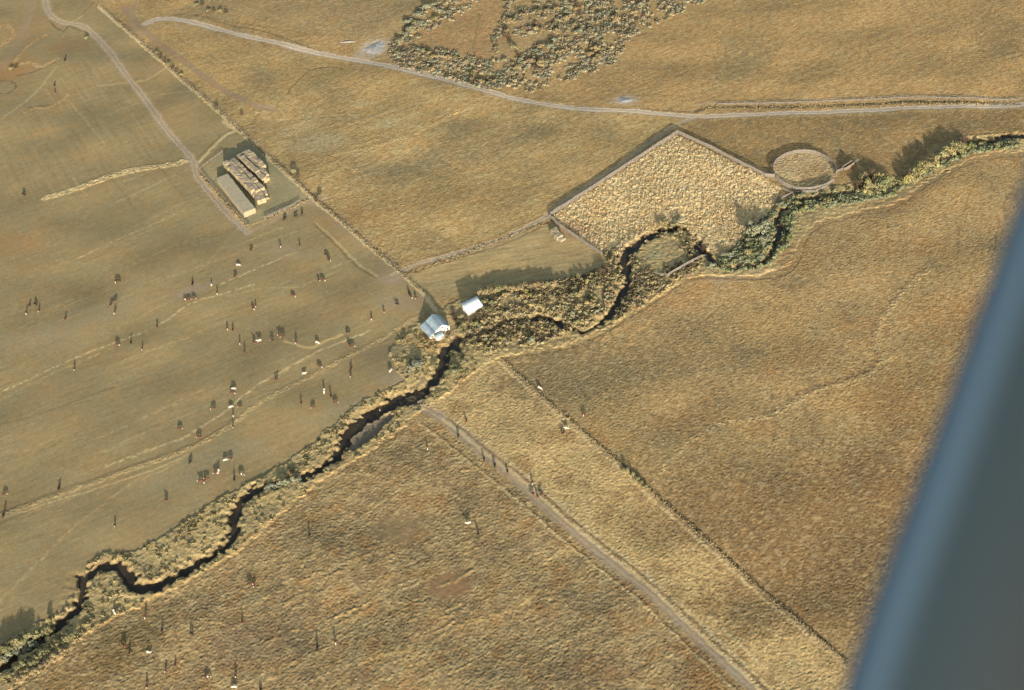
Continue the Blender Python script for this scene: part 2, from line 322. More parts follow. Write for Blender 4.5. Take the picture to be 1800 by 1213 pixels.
line([(-20, 1075), (0, 1056), (40, 1015), (80, 975), (120, 935), (170, 895), (230, 850), (290, 825), (332, 800)], 1.4, (182, 158, 106), .65, .1, .03, broken=.3)
line([(500, 600), (545, 612), (570, 600), (600, 588)], 1.8, (196, 174, 116), .8, .15)
line([(552, 395), (590, 430), (625, 465), (660, 488)], .8, DK, .7, -.05); line([(556, 392), (594, 427), (630, 462), (664, 486)], .8, PALE2, .7, .05)
line([(560, 365), (600, 400), (650, 445), (695, 482)], 4, (158, 140, 106), .5)
line(LINE_A[1:], 2.8, (206, 188, 136), .95, .14, n=1)
line([(182, 12), (308, 122), (428, 228), (552, 345), (712, 476)], 3.2, (160, 136, 96), .6, .03, .07, n=1)
line([(874, 634), (1178, 905), (1484, 1173)], 1.3, (200, 178, 124), .85, .03, n=1)
line([(850, 640), (862, 628), (880, 632)], 2.0, PALE2, .5)
# old bare track upper left
line([(215, 10), (260, 60), (320, 105), (380, 150), (440, 182), (480, 192)], 5.0, (160, 136, 100), .95, 0, .01)
line([(235, 0), (230, 40), (250, 62)], 5, (166, 142, 104), .7, 0, .01)
line([(430, 212), (480, 212), (560, 207), (640, 206), (700, 198), (760, 170)], 1.0, (150, 138, 104), .6); line([(430, 205), (500, 207), (560, 203), (640, 200)], .9, PALE, .5, broken=.5)
line([(455, 185), (480, 190)], 1.5, (170, 156, 124), .7)
line([(488, 183), (500, 168), (520, 145), (545, 122), (570, 116), (600, 118)], .9, DK, .7, -.1); line([(505, 142), (520, 133)], .8, DK, .5)
line([(580, 275), (640, 262), (680, 252), (730, 235), (790, 203), (830, 190)], 2.2, (198, 170, 110), .7, .12, .08)
line([(340, 285), (390, 237), (420, 226), (440, 218), (455, 200)], 1.0, DK, .6, -.08); line([(345, 290), (393, 241), (415, 230)], 1.6, PALE, .75, .08)
line([(395, 215), (415, 228)], 4, (200, 180, 130), .8); line([(352, 310), (395, 356), (438, 400)], 1.8, (192, 172, 118), .8, .15, .08)
line([(440, 397), (490, 378), (540, 352)], 1.4, PALE2, .6, .08)
line([(420, 400), (385, 440), (360, 470), (330, 490)], 2, (164, 146, 100), .5); line([(440, 408), (500, 378), (545, 352)], 3.2, (168, 148, 112), .75, 0, .01)
line([(240, 145), (262, 138), (290, 120)], 1.0, PALE2, .6); line([(170, 150), (215, 146), (250, 142)], .9, PALE2, .6); line([(280, 165), (335, 160)], .9, PALE2, .5)
# upper left corner
line([(45, 198), (65, 190), (85, 190), (105, 178), (120, 165)], 1.6, (190, 158, 104), .8, .1, .08); line([(50, 190), (68, 187), (86, 184)], 1.1, DK, .6, -.05)
line([(25, 118), (50, 110), (75, 118), (100, 105)], 3.0, (188, 160, 104), .7, .1, .1); line([(30, 132), (60, 126), (95, 112)], 1.2, DK, .7, -.1)
line([(0, 165), (15, 163), (28, 152), (20, 143), (0, 142)], 1.2, DK, .7, -.1); line([(-5, 110), (30, 108)], 2, (190, 160, 104), .6, 0, .08)
line([(25, 110), (45, 85), (70, 65), (92, 58)], 2.5, (184, 152, 96), .7, .08, .08)
line([(0, 120), (25, 85), (45, 45), (55, 0), (60, -30)], 6, (158, 138, 104), .7, 0, .01); line([(5, 210), (60, 165), (100, 118)], 1, PALE2, .6); line([(-20, 60), (10, 45), (25, 62), (-10, 85)], 3, (186, 150, 96), .6, 0, .1)
line([(88, 38), (98, 48), (112, 53), (122, 46), (150, 55)], 1.2, (110, 98, 72), .8, -.1)
line([(115, 50), (140, 30), (165, 5)], .9, DK, .5); line([(120, 42), (145, 28)], 1.6, PALE2, .6)
# top meadows
line([(450, 18), (475, 18), (500, 2)], .9, DK, .6); line([(340, 25), (420, 40), (480, 50), (560, 62), (600, 58)], .8, DK, .5)
line([(280, 30), (330, 24), (400, 42), (470, 58), (560, 88), (600, 97)], 1.2, (118, 100, 68), .7, -.1)
line([(835, -10), (842, 30), (832, 80), (836, 100)], .6, DK, .55); line([(660, 40), (700, 22), (740, 0)], .6, DK, .5)
line([(900, 168), (1000, 176), (1060, 172), (1150, 168), (1215, 172)], .7, DK, .45); line([(940, 176), (1040, 188), (1215, 196)], 1.0, (120, 104, 74), .7, -.1)
line([(700, 118), (800, 138), (890, 164)], 1.0, (130, 108, 72), .6, -.1)
line([(1225, 184), (1300, 178), (1400, 176), (1520, 171), (1640, 168), (1800, 172)], 2.2, (176, 158, 126), .7)
line([(1222, 195), (1260, 187), (1400, 186), (1520, 181), (1640, 177), (1790, 180)], 2.4, (112, 100, 72), .8, -.5, .03)
# lower centre ridges
line([(632, 1166), (680, 1150), (740, 1140), (785, 1112), (830, 1092), (900, 1072), (940, 1045)], 1.8, (186, 160, 96), .65, .22, .06)
line([(930, 1010), (975, 975), (1010, 950)], 2.2, (184, 158, 98), .6, .2, .08); line([(915, 1035), (960, 995), (1020, 958)], 1.2, (176, 150, 90), .5, .12)
line([(500, 985), (535, 972), (560, 960)], 1.0, PALE2, .5, .1); line([(540, 925), (580, 960)], .6, DK, .5); line([(690, 945), (750, 1005)], .6, DK, .45)
for i in range(70):
    x = random.uniform(430, 1080); y = random.uniform(960, 1200)
    if x > 760+(y-900)*1.1: continue
    l = random.uniform(12, 34); line([(x, y), (x+l, y-l*.38-random.uniform(-3, 3)), (x+2*l, y-l*.9)], random.uniform(.7, 1.3), random.choice(((184, 158, 98), (176, 150, 92), (112, 94, 64))), .85, random.uniform(-.3, .5), n=2, broken=.3)
def inp(x, y, P):
    c = False
    for (ax, ay), (bx_, by_) in zip(P, P[1:]+P[:1]):
        if (ay > y) != (by_ > y) and x < (bx_-ax)*(y-ay)/(by_-ay)+ax: c = not c
    return c
PPOLY = [(0, 60), (80, 20), (175, 20)]+LINE_A[2:7]+creek_up[:-1]
for i in range(90):
    x, y = random.uniform(0, 690), random.uniform(40, 1050)
    if not inp(x, y, PPOLY): continue
    l = random.uniform(25, 110); sl_ = -.40+random.uniform(-.07, .05)
    if y < 330 and random.random() < .7: sl_ = 1.25; l *= .5
    if not inp(x+l, y+l*sl_, PPOLY) or not inp(x+2*l, y+2*l*sl_, PPOLY): continue
    line([(x, y), (x+l, y+l*sl_+random.uniform(-3, 3)), (x+2*l, y+2*l*sl_)], random.uniform(.5, .9), random.choice((PALE2, PALE2, (120, 106, 74), (166, 142, 98))), random.uniform(.25, .55), random.uniform(-.03, .04), n=2, broken=.5)
for i in range(70):
    x, y = random.uniform(900, 1780), random.uniform(10, 1120)
    if y > 200 and not (x < 1800-(y-380)*.38 and y > 500 and y < 640+(x-950)*.85): continue
    if 200 > y > 165 or (y < 150 and x < 1100): continue
    l = random.uniform(10, 40); a0_ = random.choice((-.5, -.45, -.6, 1.2)); line([(x, y), (x+l, y+l*a0_+random.uniform(-4, 4)), (x+2*l, y+2*l*a0_*random.uniform(.7, 1.3))], random.uniform(.6, 1.4), random.choice((DK, (128, 106, 68), (190, 164, 108), (150, 122, 74))), random.uniform(.25, .5), random.uniform(-.06, .08), n=3, broken=.4)
# edge trails of the riparian belt
line(creek_lo[3:14], 1.6, (182, 154, 96), .7, .05); line([(x+2, y+6) for x, y in creek_lo[5:14]], .6, DK, .5)
line([(870, 634), (940, 622), (1010, 608), (1072, 582), (1125, 550), (1182, 513), (1225, 491), (1335, 490), (1395, 475), (1415, 430), (1440, 400), (1500, 380), (1570, 368), (1640, 320), (1700, 291), (1760, 277), (1900, 270)], .7, (112, 94, 62), .75, -.1)
line([(870, 628), (940, 616), (1010, 602), (1072, 576), (1125, 544), (1182, 507), (1225, 485), (1335, 484)], 1.5, (188, 166, 106), .7, .06)
line([(1395, 440), (1415, 410), (1450, 385), (1530, 368), (1600, 338), (1700, 285)], 3.2, (158, 140, 98), .6, 0, .02)
# trails and gully in the right meadow
for t in ([(1722, 308), (1703, 345), (1687, 400), (1684, 450)], [(1800, 330), (1768, 352), (1765, 378), (1775, 410), (1773, 440)], [(1559, 395), (1562, 450)], [(1410, 482), (1470, 440), (1520, 402), (1545, 392)], [(1635, 405), (1620, 440), (1690, 400)], [(1597, 425), (1560, 424)], [(1752, 405), (1748, 440)]):
    line(t, .6, (118, 96, 62), .5, -.05)
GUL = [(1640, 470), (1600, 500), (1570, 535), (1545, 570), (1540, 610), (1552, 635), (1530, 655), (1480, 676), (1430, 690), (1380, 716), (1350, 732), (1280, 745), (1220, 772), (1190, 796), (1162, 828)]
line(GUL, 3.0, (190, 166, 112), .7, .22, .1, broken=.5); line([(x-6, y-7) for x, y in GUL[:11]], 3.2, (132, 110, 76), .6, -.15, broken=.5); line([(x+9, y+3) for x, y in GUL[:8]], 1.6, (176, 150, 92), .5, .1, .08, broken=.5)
line([(1400, 688), (1480, 668), (1530, 650)], 1.0, DK, .5, -.1); line([(1545, 640), (1572, 625)], 1.6, (196, 168, 98), .7, .15)
line([(880, 720), (1100, 915), (1300, 1090), (1380, 1165)], .7, (150, 122, 74), .5); line([(1250, 1085), (1330, 1160), (1390, 1215)], 1.2, PALE, .6, .05)

# roads (their own sheets, cut out of the same surface)
def road(pts, wpx, c, cid, n=4, two=None):
    P = smooth(pts, n); ws = [1.2*wpx*(1+.12*math.sin(i*1.7)+.08*math.sin(i*.6))*math.hypot(*(np.array(G(p[0]+.5, p[1]))-np.array(G(p[0]-.5, p[1])))) for i, p in enumerate(P)]
    D, W = linedist([p[:2] for p in P], 8, ws, warp=.3); W = np.maximum(W, .1)
    e = W*.5+.5*n_m2*.5+.2*n_f
    k = ss(1.0, -.8, D-e); mixc(C(*c), k*.9)
    m = D < e; cat[m] = cid; A[m] = .006; H[m] -= .04
    if two:
        mid = np.exp(-(D/.5)**2)*m*ss(-1, 1, n_m2); mixc(C(c[0]-18, c[1]-16, c[2]-26), mid*.6); rut = np.exp(-((D-W*.27)/.38)**2)*m; mixc(C(*two), rut*.85); H[:] -= rut*.07
    return D, W
D2, _ = road([(255, 42), (275, 34), (300, 32), (340, 39), (380, 50), (450, 68), (530, 86), (600, 100), (650, 110), (720, 125), (800, 145), (860, 162), (900, 172), (960, 183), (1040, 192), (1120, 197), (1220, 204), (1300, 202), (1400, 198), (1500, 194), (1600, 190), (1700, 186), (1900, 182)], 11, (188, 174, 148), 2, two=(204, 194, 174))
D3, _ = road([(78, -60), (80, 5), (92, 30), (112, 40), (145, 45), (170, 65), (195, 95), (220, 130), (255, 175), (290, 225), (325, 265), (340, 285), (345, 308), (365, 335), (395, 370), (425, 400), (436, 410)], 10.5, (172, 154, 122), 3, two=(182, 168, 142))
D5, _ = road([(690, 484), (708, 476), (740, 462), (800, 445), (860, 428), (910, 408), (962, 380)], 9, (170, 152, 118), 5, two=(200, 182, 150))
road([(958, 378), (998, 349), (1078, 297), (1182, 224), (1226, 206)], 6.0, (170, 154, 120), 5, two=(182, 166, 134))
D4, _ = road([(728, 708), (745, 716), (770, 731), (805, 757), (850, 795), (900, 837), (950, 882), (1000, 927), (1060, 977), (1130, 1033), (1200, 1097), (1264, 1157), (1330, 1217), (1440, 1320)], 16, (174, 156, 124), 4, two=(148, 134, 116))
for dx_, c_, w_ in ((-17, (108, 90, 60), .9), (-22, (196, 174, 118), .9), (18, (198, 178, 128), 1.6), (26, (120, 100, 66), .9), (34, (204, 182, 128), 1.4)):
    line([(760+dx_, 740-dx_*.2), (800+dx_, 770-dx_*.2), (850+dx_, 812-dx_*.2), (900+dx_, 850-dx_*.2), (1000+dx_, 936-dx_*.2), (1130+dx_, 1040-dx_*.2), (1264+dx_, 1165-dx_*.2), (1330+dx_, 1225-dx_*.2)], w_, c_, .85)
# ditch and weeds along the lane
line([(712, 484), (800, 454), (865, 436), (915, 417), (962, 391)], 1.0, (116, 100, 68), .7, -.15); line([(712, 468), (780, 444), (860, 420), (905, 400), (955, 378)], .8, (122, 102, 68), .6, -.1)

# ------------------------------------------------------------------ creek
CREEK = smooth([(-60, 1215, 12), (0, 1174, 13), (30, 1152, 13), (70, 1121, 13), (100, 1100, 12), (125, 1080, 12), (138, 1060, 11), (144, 1035, 12), (150, 1015, 13), (165, 1002, 15), (185, 996, 16), (205, 996, 17), (219, 1005, 18), (228, 1020, 18), (240, 1029, 16), (257, 1032, 15), (282, 1027, 14), (305, 1013, 14), (335, 997, 14), (362, 982, 13), (388, 966, 12), (404, 950, 12), (412, 930, 12), (412, 912, 12), (415, 895, 13), (425, 880, 14), (440, 868, 14), (458, 858, 13), (480, 852, 12), (505, 845, 10), (528, 838, 11), (562, 823, 11), (585, 806, 12), (602, 785, 13), (608, 768, 15), (624, 749, 17), (645, 733, 16), (668, 720, 17), (690, 708, 20), (714, 698, 22), (737, 690, 17), (754, 677, 13), (769, 660, 13), (777, 642, 15), (783, 622, 17), (795, 608, 20), (806, 598, 16)], 4)
CREEK2 = smooth([(806, 598, 8), (822, 592, 5), (838, 588, 5), (858, 583, 5), (878, 571, 5), (897, 565, 5), (915, 562, 4), (933, 559, 6), (955, 559, 7), (980, 566, 7), (999, 574, 7), (1018, 580, 4), (1040, 577, 5), (1058, 566, 7), (1074, 551, 9), (1086, 530, 10), (1097, 508, 9), (1104, 492, 8), (1101, 477, 8), (1097, 462, 13), (1101, 447, 16), (1114, 432, 14), (1137, 417, 11), (1162, 406, 9), (1184, 402, 8), (1206, 403, 7)], 4)
CREEK3 = smooth([(1206, 403, 4), (1222, 420, 5), (1233, 438, 13), (1248, 455, 8), (1280, 471, 5), (1305, 467, 6), (1327, 466, 6), (1345, 458, 5), (1356, 445, 6), (1363, 430, 8), (1368, 415, 11), (1368, 400, 10), (1366, 385, 8), (1378, 368, 5), (1400, 356, 5), (1430, 347, 4), (1470, 342, 4), (1510, 336, 5), (1550, 332, 5), (1585, 322, 5), (1612, 303, 5), (1650, 275, 5), (1690, 254, 5), (1725, 248, 7), (1750, 249, 10), (1764, 240, 11), (1785, 239, 11), (1850, 232, 12)], 4)
DC = np.full((NY, NX), 1e3, np.float32); WC = np.ones((NY, NX), np.float32)
wat = []
for cr_ in (CREEK, CREEK2, CREEK3):
    ws = [(1.32*p[2] if p[2] > 6.5 else .85*max(p[2], 4))*math.hypot(*(np.array(G(p[0]+.5, p[1]))-np.array(G(p[0]-.5, p[1])))) for p in cr_]
    D, W = linedist([p[:2] for p in cr_], 9, ws, warp=1.3); m = D-W*.5 < DC-WC*.5; DC[m] = D[m]; WC[m] = W[m]
    wat.append(([G(p[0], p[1]) for p in cr_], ws))
edge = DC-WC*.5                                   # <0 in the channel
H += .35*fn(40, 160, seed=20) * ss(0, 7, edge)
H += p_rip*.30*ss(0, 3, edge)
H += n_f*A + n_st*A*.32 + p_fld*fn(1.2, 3.2, rad(82), 2.6, seed=61)*.09 + p_low*(n_st2*.02+n_m2*.016) + p_fld*np.abs(n_m)*.12
H += (p_rip*1.0)*n_m*.05 + (p_tri*1.0+p_top)*n_st2*.02
bank = ss(.7, -.7, edge); H[:] = H*(1-bank)-1.55*bank
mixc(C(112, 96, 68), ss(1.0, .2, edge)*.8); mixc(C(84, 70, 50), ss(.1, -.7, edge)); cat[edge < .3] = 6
# gravel bar in the wide bend
bar = polymask([(610, 792), (616, 772), (640, 748), (668, 732), (690, 722), (686, 738), (664, 764), (640, 786), (620, 796)])
bk = ss(.4, .6, bar*1.0); 
H[bar] = -.85+n_m[bar]*.05; mixc(C(130, 118, 98), bar*.9); A[bar] = 0
bar2 = polymask([(700, 706), (720, 690), (742, 684), (748, 690), (735, 706), (716, 716)]); H[bar2] = -1.0+n_m[bar2]*.08; mixc(C(92, 82, 66), bar2*.7)
bars = bar | bar2
# fine colour mottling, stronger where the grass is rough
mott = 1+(n_f*.055+n_st*.05+n_m*.035)*np.clip(A/.03, .55, 1.9)
tint *= np.clip(mott, .6, 1.5)[..., None]
rough_ = np.clip(A/.05, 0, 1)*(cat != 8)
n_q = fn(2, 9, rad(20), 1.5, seed=71); mixc(C(190, 166, 114), ss(.3, 2.0, n_q)*rough_*.5); mixc(C(136, 114, 76), ss(.3, 2.2, -n_q)*rough_*.45)
n_f2 = fn(.8, 1.7, seed=41); patchy = ss(-1.2, 1.2, n_l+n_m*.5)
mixc(C(204, 182, 126), ss(1.1, 2.4, n_f2)*rough_*patchy*.75); mixc(C(112, 92, 60), ss(1.2, 2.4, -n_f2)*rough_*.45)
warm = (n_l2*.018+n_m2*.018); tint[..., 0] *= 1+warm; tint[..., 2] *= 1-warm
tint *= np.array((1.0, .970, .965), np.float32); tint = np.clip(tint, .01, .8)
def Hat(x, y): return float(H[ix(y, ys), ix(x, xs)])
def edgeat(x, y): return float(edge[ix(y, ys), ix(x, xs)])

# build the sheets by category
verts = np.stack([X, Y, H], -1).reshape(-1, 3); rgba = np.concatenate([tint, np.ones((NY, NX, 1), np.float32)], -1).reshape(-1, 4)
idx = np.arange(NX*NY, dtype=np.int32).reshape(NY, NX)
quads = np.stack([idx[:-1, :-1], idx[:-1, 1:], idx[1:, 1:], idx[1:, :-1]], -1).reshape(-1, 4)
fc = cat[:-1, :-1].ravel()
NAMES = {0: ('meadow', M_ground), 1: ('pasture', M_ground), 2: ('gravel_road', M_road), 3: ('farm_track', M_road), 4: ('dirt_road', M_road), 5: ('lane', M_road), 6: ('creek_bank', M_ground), 7: ('stack_yard', M_ground), 8: ('fenced_field', M_ground)}
LBL = {0: 'golden brown rough meadow grass around the ranch', 1: 'grazed olive brown pasture on the left of the creek', 2: 'pale gravel road curving across the top', 3: 'grey dirt track running down past the haystacks', 4: 'straight dirt road running to the lower right', 5: 'narrow lane beside the pole fenced field', 6: 'straw and brush covered banks of the winding creek', 7: 'grey green trodden yard around the haystacks', 8: 'bright straw field inside the tall pole fences'}
for k, (nm, m_) in NAMES.items():
    q = quads[fc == k]
    if len(q) == 0: continue
    u, inv = np.unique(q, return_inverse=True)
    me = npmesh(nm, verts[u], inv.reshape(-1, 4), [m_], smooth=True, attrs={'tint': rgba[u]})
    tag(obj(nm, me), LBL[k], None, None, 'structure')
# the plain beyond, out to the horizon
mb = []; R0 = [(xs[0], ys[0]), (xs[-1], ys[0]), (xs[-1], ys[-1]), (xs[0], ys[-1])]
def ring(a, b, n):
    V = []; 
    for s_ in range(4):
        p, q = R0[s_], R0[(s_+1) % 4]
        for i in range(n):
            t = i/n; x = p[0]+(q[0]-p[0])*t; y = p[1]+(q[1]-p[1])*t; V.append((x, y))
    return V
V0 = ring(0, 0, 24); cx, cy = 0, 500; VV = []; scales = (.995, 1.15, 1.6, 3, 8, 30)
for si, s_ in enumerate(scales):
    for x, y in V0: VV.append((cx+(x-cx)*s_, cy+(y-cy)*s_, -.25 if si == 0 else random.uniform(-1, 1)*(s_ > 1.2)))
n0 = len(V0); FF = [(i+k*n0, (i+1) % n0+k*n0, (i+1) % n0+(k+1)*n0, i+(k+1)*n0) for k in range(len(scales)-1) for i in range(n0)]
tag(obj('plain', npmesh('plain', VV, np.array(FF)[:, ::-1], [M_ground], smooth=True, attrs={'tint': np.tile(np.append(C(162, 134, 84), 1), (len(VV), 1))*np.repeat(rng.uniform(.85, 1.1, len(VV)), 4).reshape(-1, 4)})), 'dry golden plain reaching to the horizon', None, None, 'structure')
# water
wb = MB()
for P, ws in wat:
    for i in range(len(P)-1):
        def off(j):
            a = np.array(P[max(j-1, 0)]); b = np.array(P[min(j+1, len(P)-1)]); d = (b-a)/np.linalg.norm(b-a); nrm = np.array((-d[1], d[0]))*(ws[j]*.5+.9)
            return np.array(P[j])+nrm, np.array(P[j])-nrm
        (l0, r0), (l1, r1) = off(i), off(i+1); z = -1.12+.0004*(i % 2)
        wb.face([(*r0, z), (*r1, z), (*l1, z), (*l0, z)])
tag(wb.build('creek', [M_water]), 'dark narrow creek winding through the brush', None, None, 'structure')
#SPLIT
# ------------------------------------------------------------------ barn
def ground_z(x, y): return Hat(x, y)
def frame(px, py, ang):
    x, y = G(px, py); return (x, y, ground_z(x, y)), ang
b_ang = rad(-60)                                   # ridge direction: front gable faces the camera's right
bx, by = G(770, 577.5)
barn = empty('barn', (bx, by, ground_z(bx, by)), b_ang)
tag(barn, 'larger white gabled barn with blue grey metal roof and small front porch', 'barn')
# local: +x = towards front gable, +y = right hand eave (away to upper right)
Lb, WR, WL = 4.4, 3.9, 6.6; HE, HR, HL = 2.7, 5.4, 1.55
m = MB()
ys_ = [-WL+.3, -3.6, 0, WR-.25]; hs_ = [HL-.12, 3.05, HR-.18, HE-.12]
for s, x in ((1, Lb-.3), (-1, -Lb+.3)):
    pts = [(x, ys_[0], 0), (x, ys_[3], 0), (x, ys_[3], hs_[3]), (x, ys_[2], hs_[2]), (x, ys_[1], hs_[1]), (x, ys_[0], hs_[0])]
    m.face(pts if s > 0 else pts[::-1])
m.face([(-Lb+.3, ys_[0], 0), (Lb-.3, ys_[0], 0), (Lb-.3, ys_[0], hs_[0]), (-Lb+.3, ys_[0], hs_[0])])
m.face([(Lb-.3, ys_[3], 0), (-Lb+.3, ys_[3], 0), (-Lb+.3, ys_[3], hs_[3]), (Lb-.3, ys_[3], hs_[3])])
m.build('wall', [M_white], barn)
def roof_panel(name, pts, th, mats, parent, corr=.6):
    """corrugated slab between two eave edges: pts = eaveA, eaveB, ridgeB, ridgeA"""
    a, b, c, d = [Vector(p) for p in pts]; n = (b-a).cross(d-a).normalized()
    if n.z < 0: n = -n
    N = max(2, int((b-a).length/corr)*2); V = []; F = []
    for i in range(N+1):
        t = i/N; e = n*(.018*(i % 2)); p = a.lerp(b, t)+e; q = d.lerp(c, t)+e
        V += [tuple(p), tuple(q), tuple(p-n*th), tuple(q-n*th)]
    for i in range(N):
        k = i*4; F += [(k, k+4, k+5, k+1), (k+2, k+3, k+7, k+6), (k, k+2, k+6, k+4), (k+1, k+5, k+7, k+3)]
    F += [(0, 1, 3, 2), (N*4, N*4+2, N*4+3, N*4+1)]
    return obj(name, npmesh(name, V, F, mats), parent)
rf = roof_panel('roof', [(-Lb, WR, HE), (Lb, WR, HE), (Lb, .02, HR), (-Lb, .02, HR)], .1, [M_roofm], barn)
rl = roof_panel('roof', [(-Lb, -3.7, 3.1), (Lb, -3.7, 3.1), (Lb, -.02, HR), (-Lb, -.02, HR)], .1, [M_roofm], barn)
ll = roof_panel('roof', [(-Lb-.4, -WL-.1, HL-.1), (Lb, -WL-.1, HL-.1), (Lb, -3.66, 3.16), (-Lb, -3.66, 3.16)], .08, [M_roofm], barn)
m = MB(); m.bar((-Lb, 0, HR+.06), (Lb, 0, HR+.06), .12, n=6); m.build('ridge_cap', [M_roofm], barn)
m = MB()
for q in ((2.9, -1.1, 4.74),):
    m = MB(); x, y, z = q; m.hexa([(x-.4, y-.3, z-.2), (x+.4, y-.3, z-.2), (x+.4, y+.3, z-.02), (x-.4, y+.3, z-.02), (x-.4, y-.3, z-.0), (x+.4, y-.3, z-.0), (x+.4, y+.3, z+.34), (x-.4, y+.3, z+.34)])
    m.build('roof_patch', [M_rust], barn)
# front porch with its own low roof and walls
m = MB(); x0, x1 = Lb-.28, Lb+2.5
m.hexa([(x0, -4.6, 0), (x1, -4.6, 0), (x1, -.9, 0), (x0, -.9, 0), (x0, -4.6, 2.25), (x1, -4.6, 1.75), (x1, -.9, 1.75), (x0, -.9, 2.25)])
m.build('porch_wall', [M_white], barn)
roof_panel('porch_roof', [(x1+.3, -4.7, 1.8), (x1+.3, -.7, 1.8), (x0+.02, -.7, 2.5), (x0+.02, -4.7, 2.5)], .08, [M_roofm], barn)
for (yy, zz, ww, hh, nm) in ((.9, 1.1, 1.4, 1.9, 'door'), (0, 3.5, .8, .8, 'window'), (2.6, 1.5, .8, .8, 'window'), (-5.4, 1.1, 1.2, 1.3, 'door')):
    m = MB(); x = Lb-.3; m.hexa([(x+.003, yy-ww/2, zz-hh/2), (x+.05, yy-ww/2, zz-hh/2), (x+.05, yy+ww/2, zz-hh/2), (x+.003, yy+ww/2, zz-hh/2), (x+.003, yy-ww/2, zz+hh/2), (x+.05, yy-ww/2, zz+hh/2), (x+.05, yy+ww/2, zz+hh/2), (x+.003, yy+ww/2, zz+hh/2)])
    m.build(nm, [M_dark if nm == 'window' else M_board], barn)
# ------------------------------------------------------------------ shed
sx, sy = G(831, 545.5)
shed = empty('shed', (sx, sy, ground_z(sx, sy)), rad(31)); tag(shed, 'smaller shed with plain white single slope roof, right of the gabled barn', 'shed')
m = MB(); a, b = 3.9, 2.2
m.hexa([(-a, -b, 0), (a, -b, 0), (a, b, 0), (-a, b, 0), (-a, -b, 1.75), (a, -b, 1.75), (a, b, 3.8), (-a, b, 3.8)]); m.build('wall', [M_white], shed)
M_wroof = mat('white_metal_roof', base=(.42, .46, .47), rough=.6, spec=.3, noise=[(.6, .9, 1.05, 3)])
roof_panel('roof', [(-a-.25, -b-.3, 1.72), (a+.25, -b-.3, 1.72), (a+.25, b+.3, 4.1), (-a-.25, b+.3, 4.1)], .08, [M_wroof], shed, .8)
for xx, ww, hh, zz, nm, mm in ((-1.6, 1.4, 1.5, .8, 'door', M_board), (1.8, .9, .6, 1.1, 'window', M_dark)):
    m = MB(); m.hexa([(xx-ww/2, -b-.05, zz-hh/2), (xx+ww/2, -b-.05, zz-hh/2), (xx+ww/2, -b-.003, zz-hh/2), (xx-ww/2, -b-.003, zz-hh/2), (xx-ww/2, -b-.05, zz+hh/2), (xx+ww/2, -b-.05, zz+hh/2), (xx+ww/2, -b-.003, zz+hh/2), (xx-ww/2, -b-.003, zz+hh/2)]); m.build(nm, [mm], shed)
zr = lambda y: 1.72+(y+2.5)*2.38/5; m = MB(); m.hexa([(2.2, -.8, zr(-.8)-.05), (2.9, -.8, zr(-.8)-.05), (2.9, .1, zr(.1)-.05), (2.2, .1, zr(.1)-.05), (2.2, -.8, zr(-.8)+.05), (2.9, -.8, zr(-.8)+.05), (2.9, .1, zr(.1)+.05), (2.2, .1, zr(.1)+.05)]); m.build('roof_patch', [M_patch], shed)

# ------------------------------------------------------------------ haystacks
zz = lambda x, y: (330+x/6.067, 220+y/6.067)
def bales(mb, a, b, wid, h, seed, seg=2.4, jit=.3, hj=.45, rows=1, drop=0.0):
    """a row of tight stacked bales from a to b (world xy), wid across, h high; top grey, sides fresh"""
    r = random.Random(seed); a, b = np.array(a), np.array(b); L = np.linalg.norm(b-a); d = (b-a)/L; n = np.array((-d[1], d[0]))
    k = max(1, int(L/seg)); rw = wid/rows
    for q in range(rows):
        hb = h+r.uniform(-.3, .2); ph = r.random()
        for i in range(k):
            if r.random() < drop: continue
            if r.random() < .28: hb = h+r.uniform(-hj, hj*.6)
            o = r.uniform(-jit, jit)*.5; s0, s1 = (i+.02)*L/k, (i+.985)*L/k
            c0, c1 = -wid/2+q*rw+.04+o*(q == 0), -wid/2+(q+1)*rw-.04+o*(q == rows-1)
            P = [a+d*s0+n*c0, a+d*s1+n*c0, a+d*s1+n*c1, a+d*s0+n*c1]
            t = [hb+r.uniform(-.18, .18)*(1 if hj > .1 else .2) for _ in range(4)]; j = lambda: np.array((r.uniform(-.14, .14), r.uniform(-.14, .14)))
            T = [p*.985+np.mean(P, 0)*.015+j() for p in P]
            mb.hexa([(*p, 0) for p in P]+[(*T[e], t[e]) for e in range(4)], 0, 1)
def stack(label, rows, loc_px, parts='bale_row', mats=None):
    x0, y0 = G(*loc_px); e = empty('haystack', (x0, y0, 0)); tag(e, label, 'haystack', 'haystacks in the fenced stack yard')
    for (p, q, wd, h, sd_, nr, hj, dr) in rows:
        a, b = G(*zz(*p), h), G(*zz(*q), h); m = MB(); bales(m, (a[0]-x0, a[1]-y0), (b[0]-x0, b[1]-y0), wd, h, sd_, rows=nr, hj=hj, drop=dr, seg=3.0 if hj > .2 else 2.2, jit=.55 if hj > .2 else .08)
        m.build(parts, mats or [M_hayside, M_haytop], e)
    return e
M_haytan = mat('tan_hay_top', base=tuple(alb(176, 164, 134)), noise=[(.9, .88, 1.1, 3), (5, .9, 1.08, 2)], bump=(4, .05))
stack('smooth intact pale yellow haystack, nearest the track', [((365, 540), (655, 910), 6.4, 3.3, 1, 1, .02, 0)], zz(500, 720), mats=[M_hayyel, M_haytan])
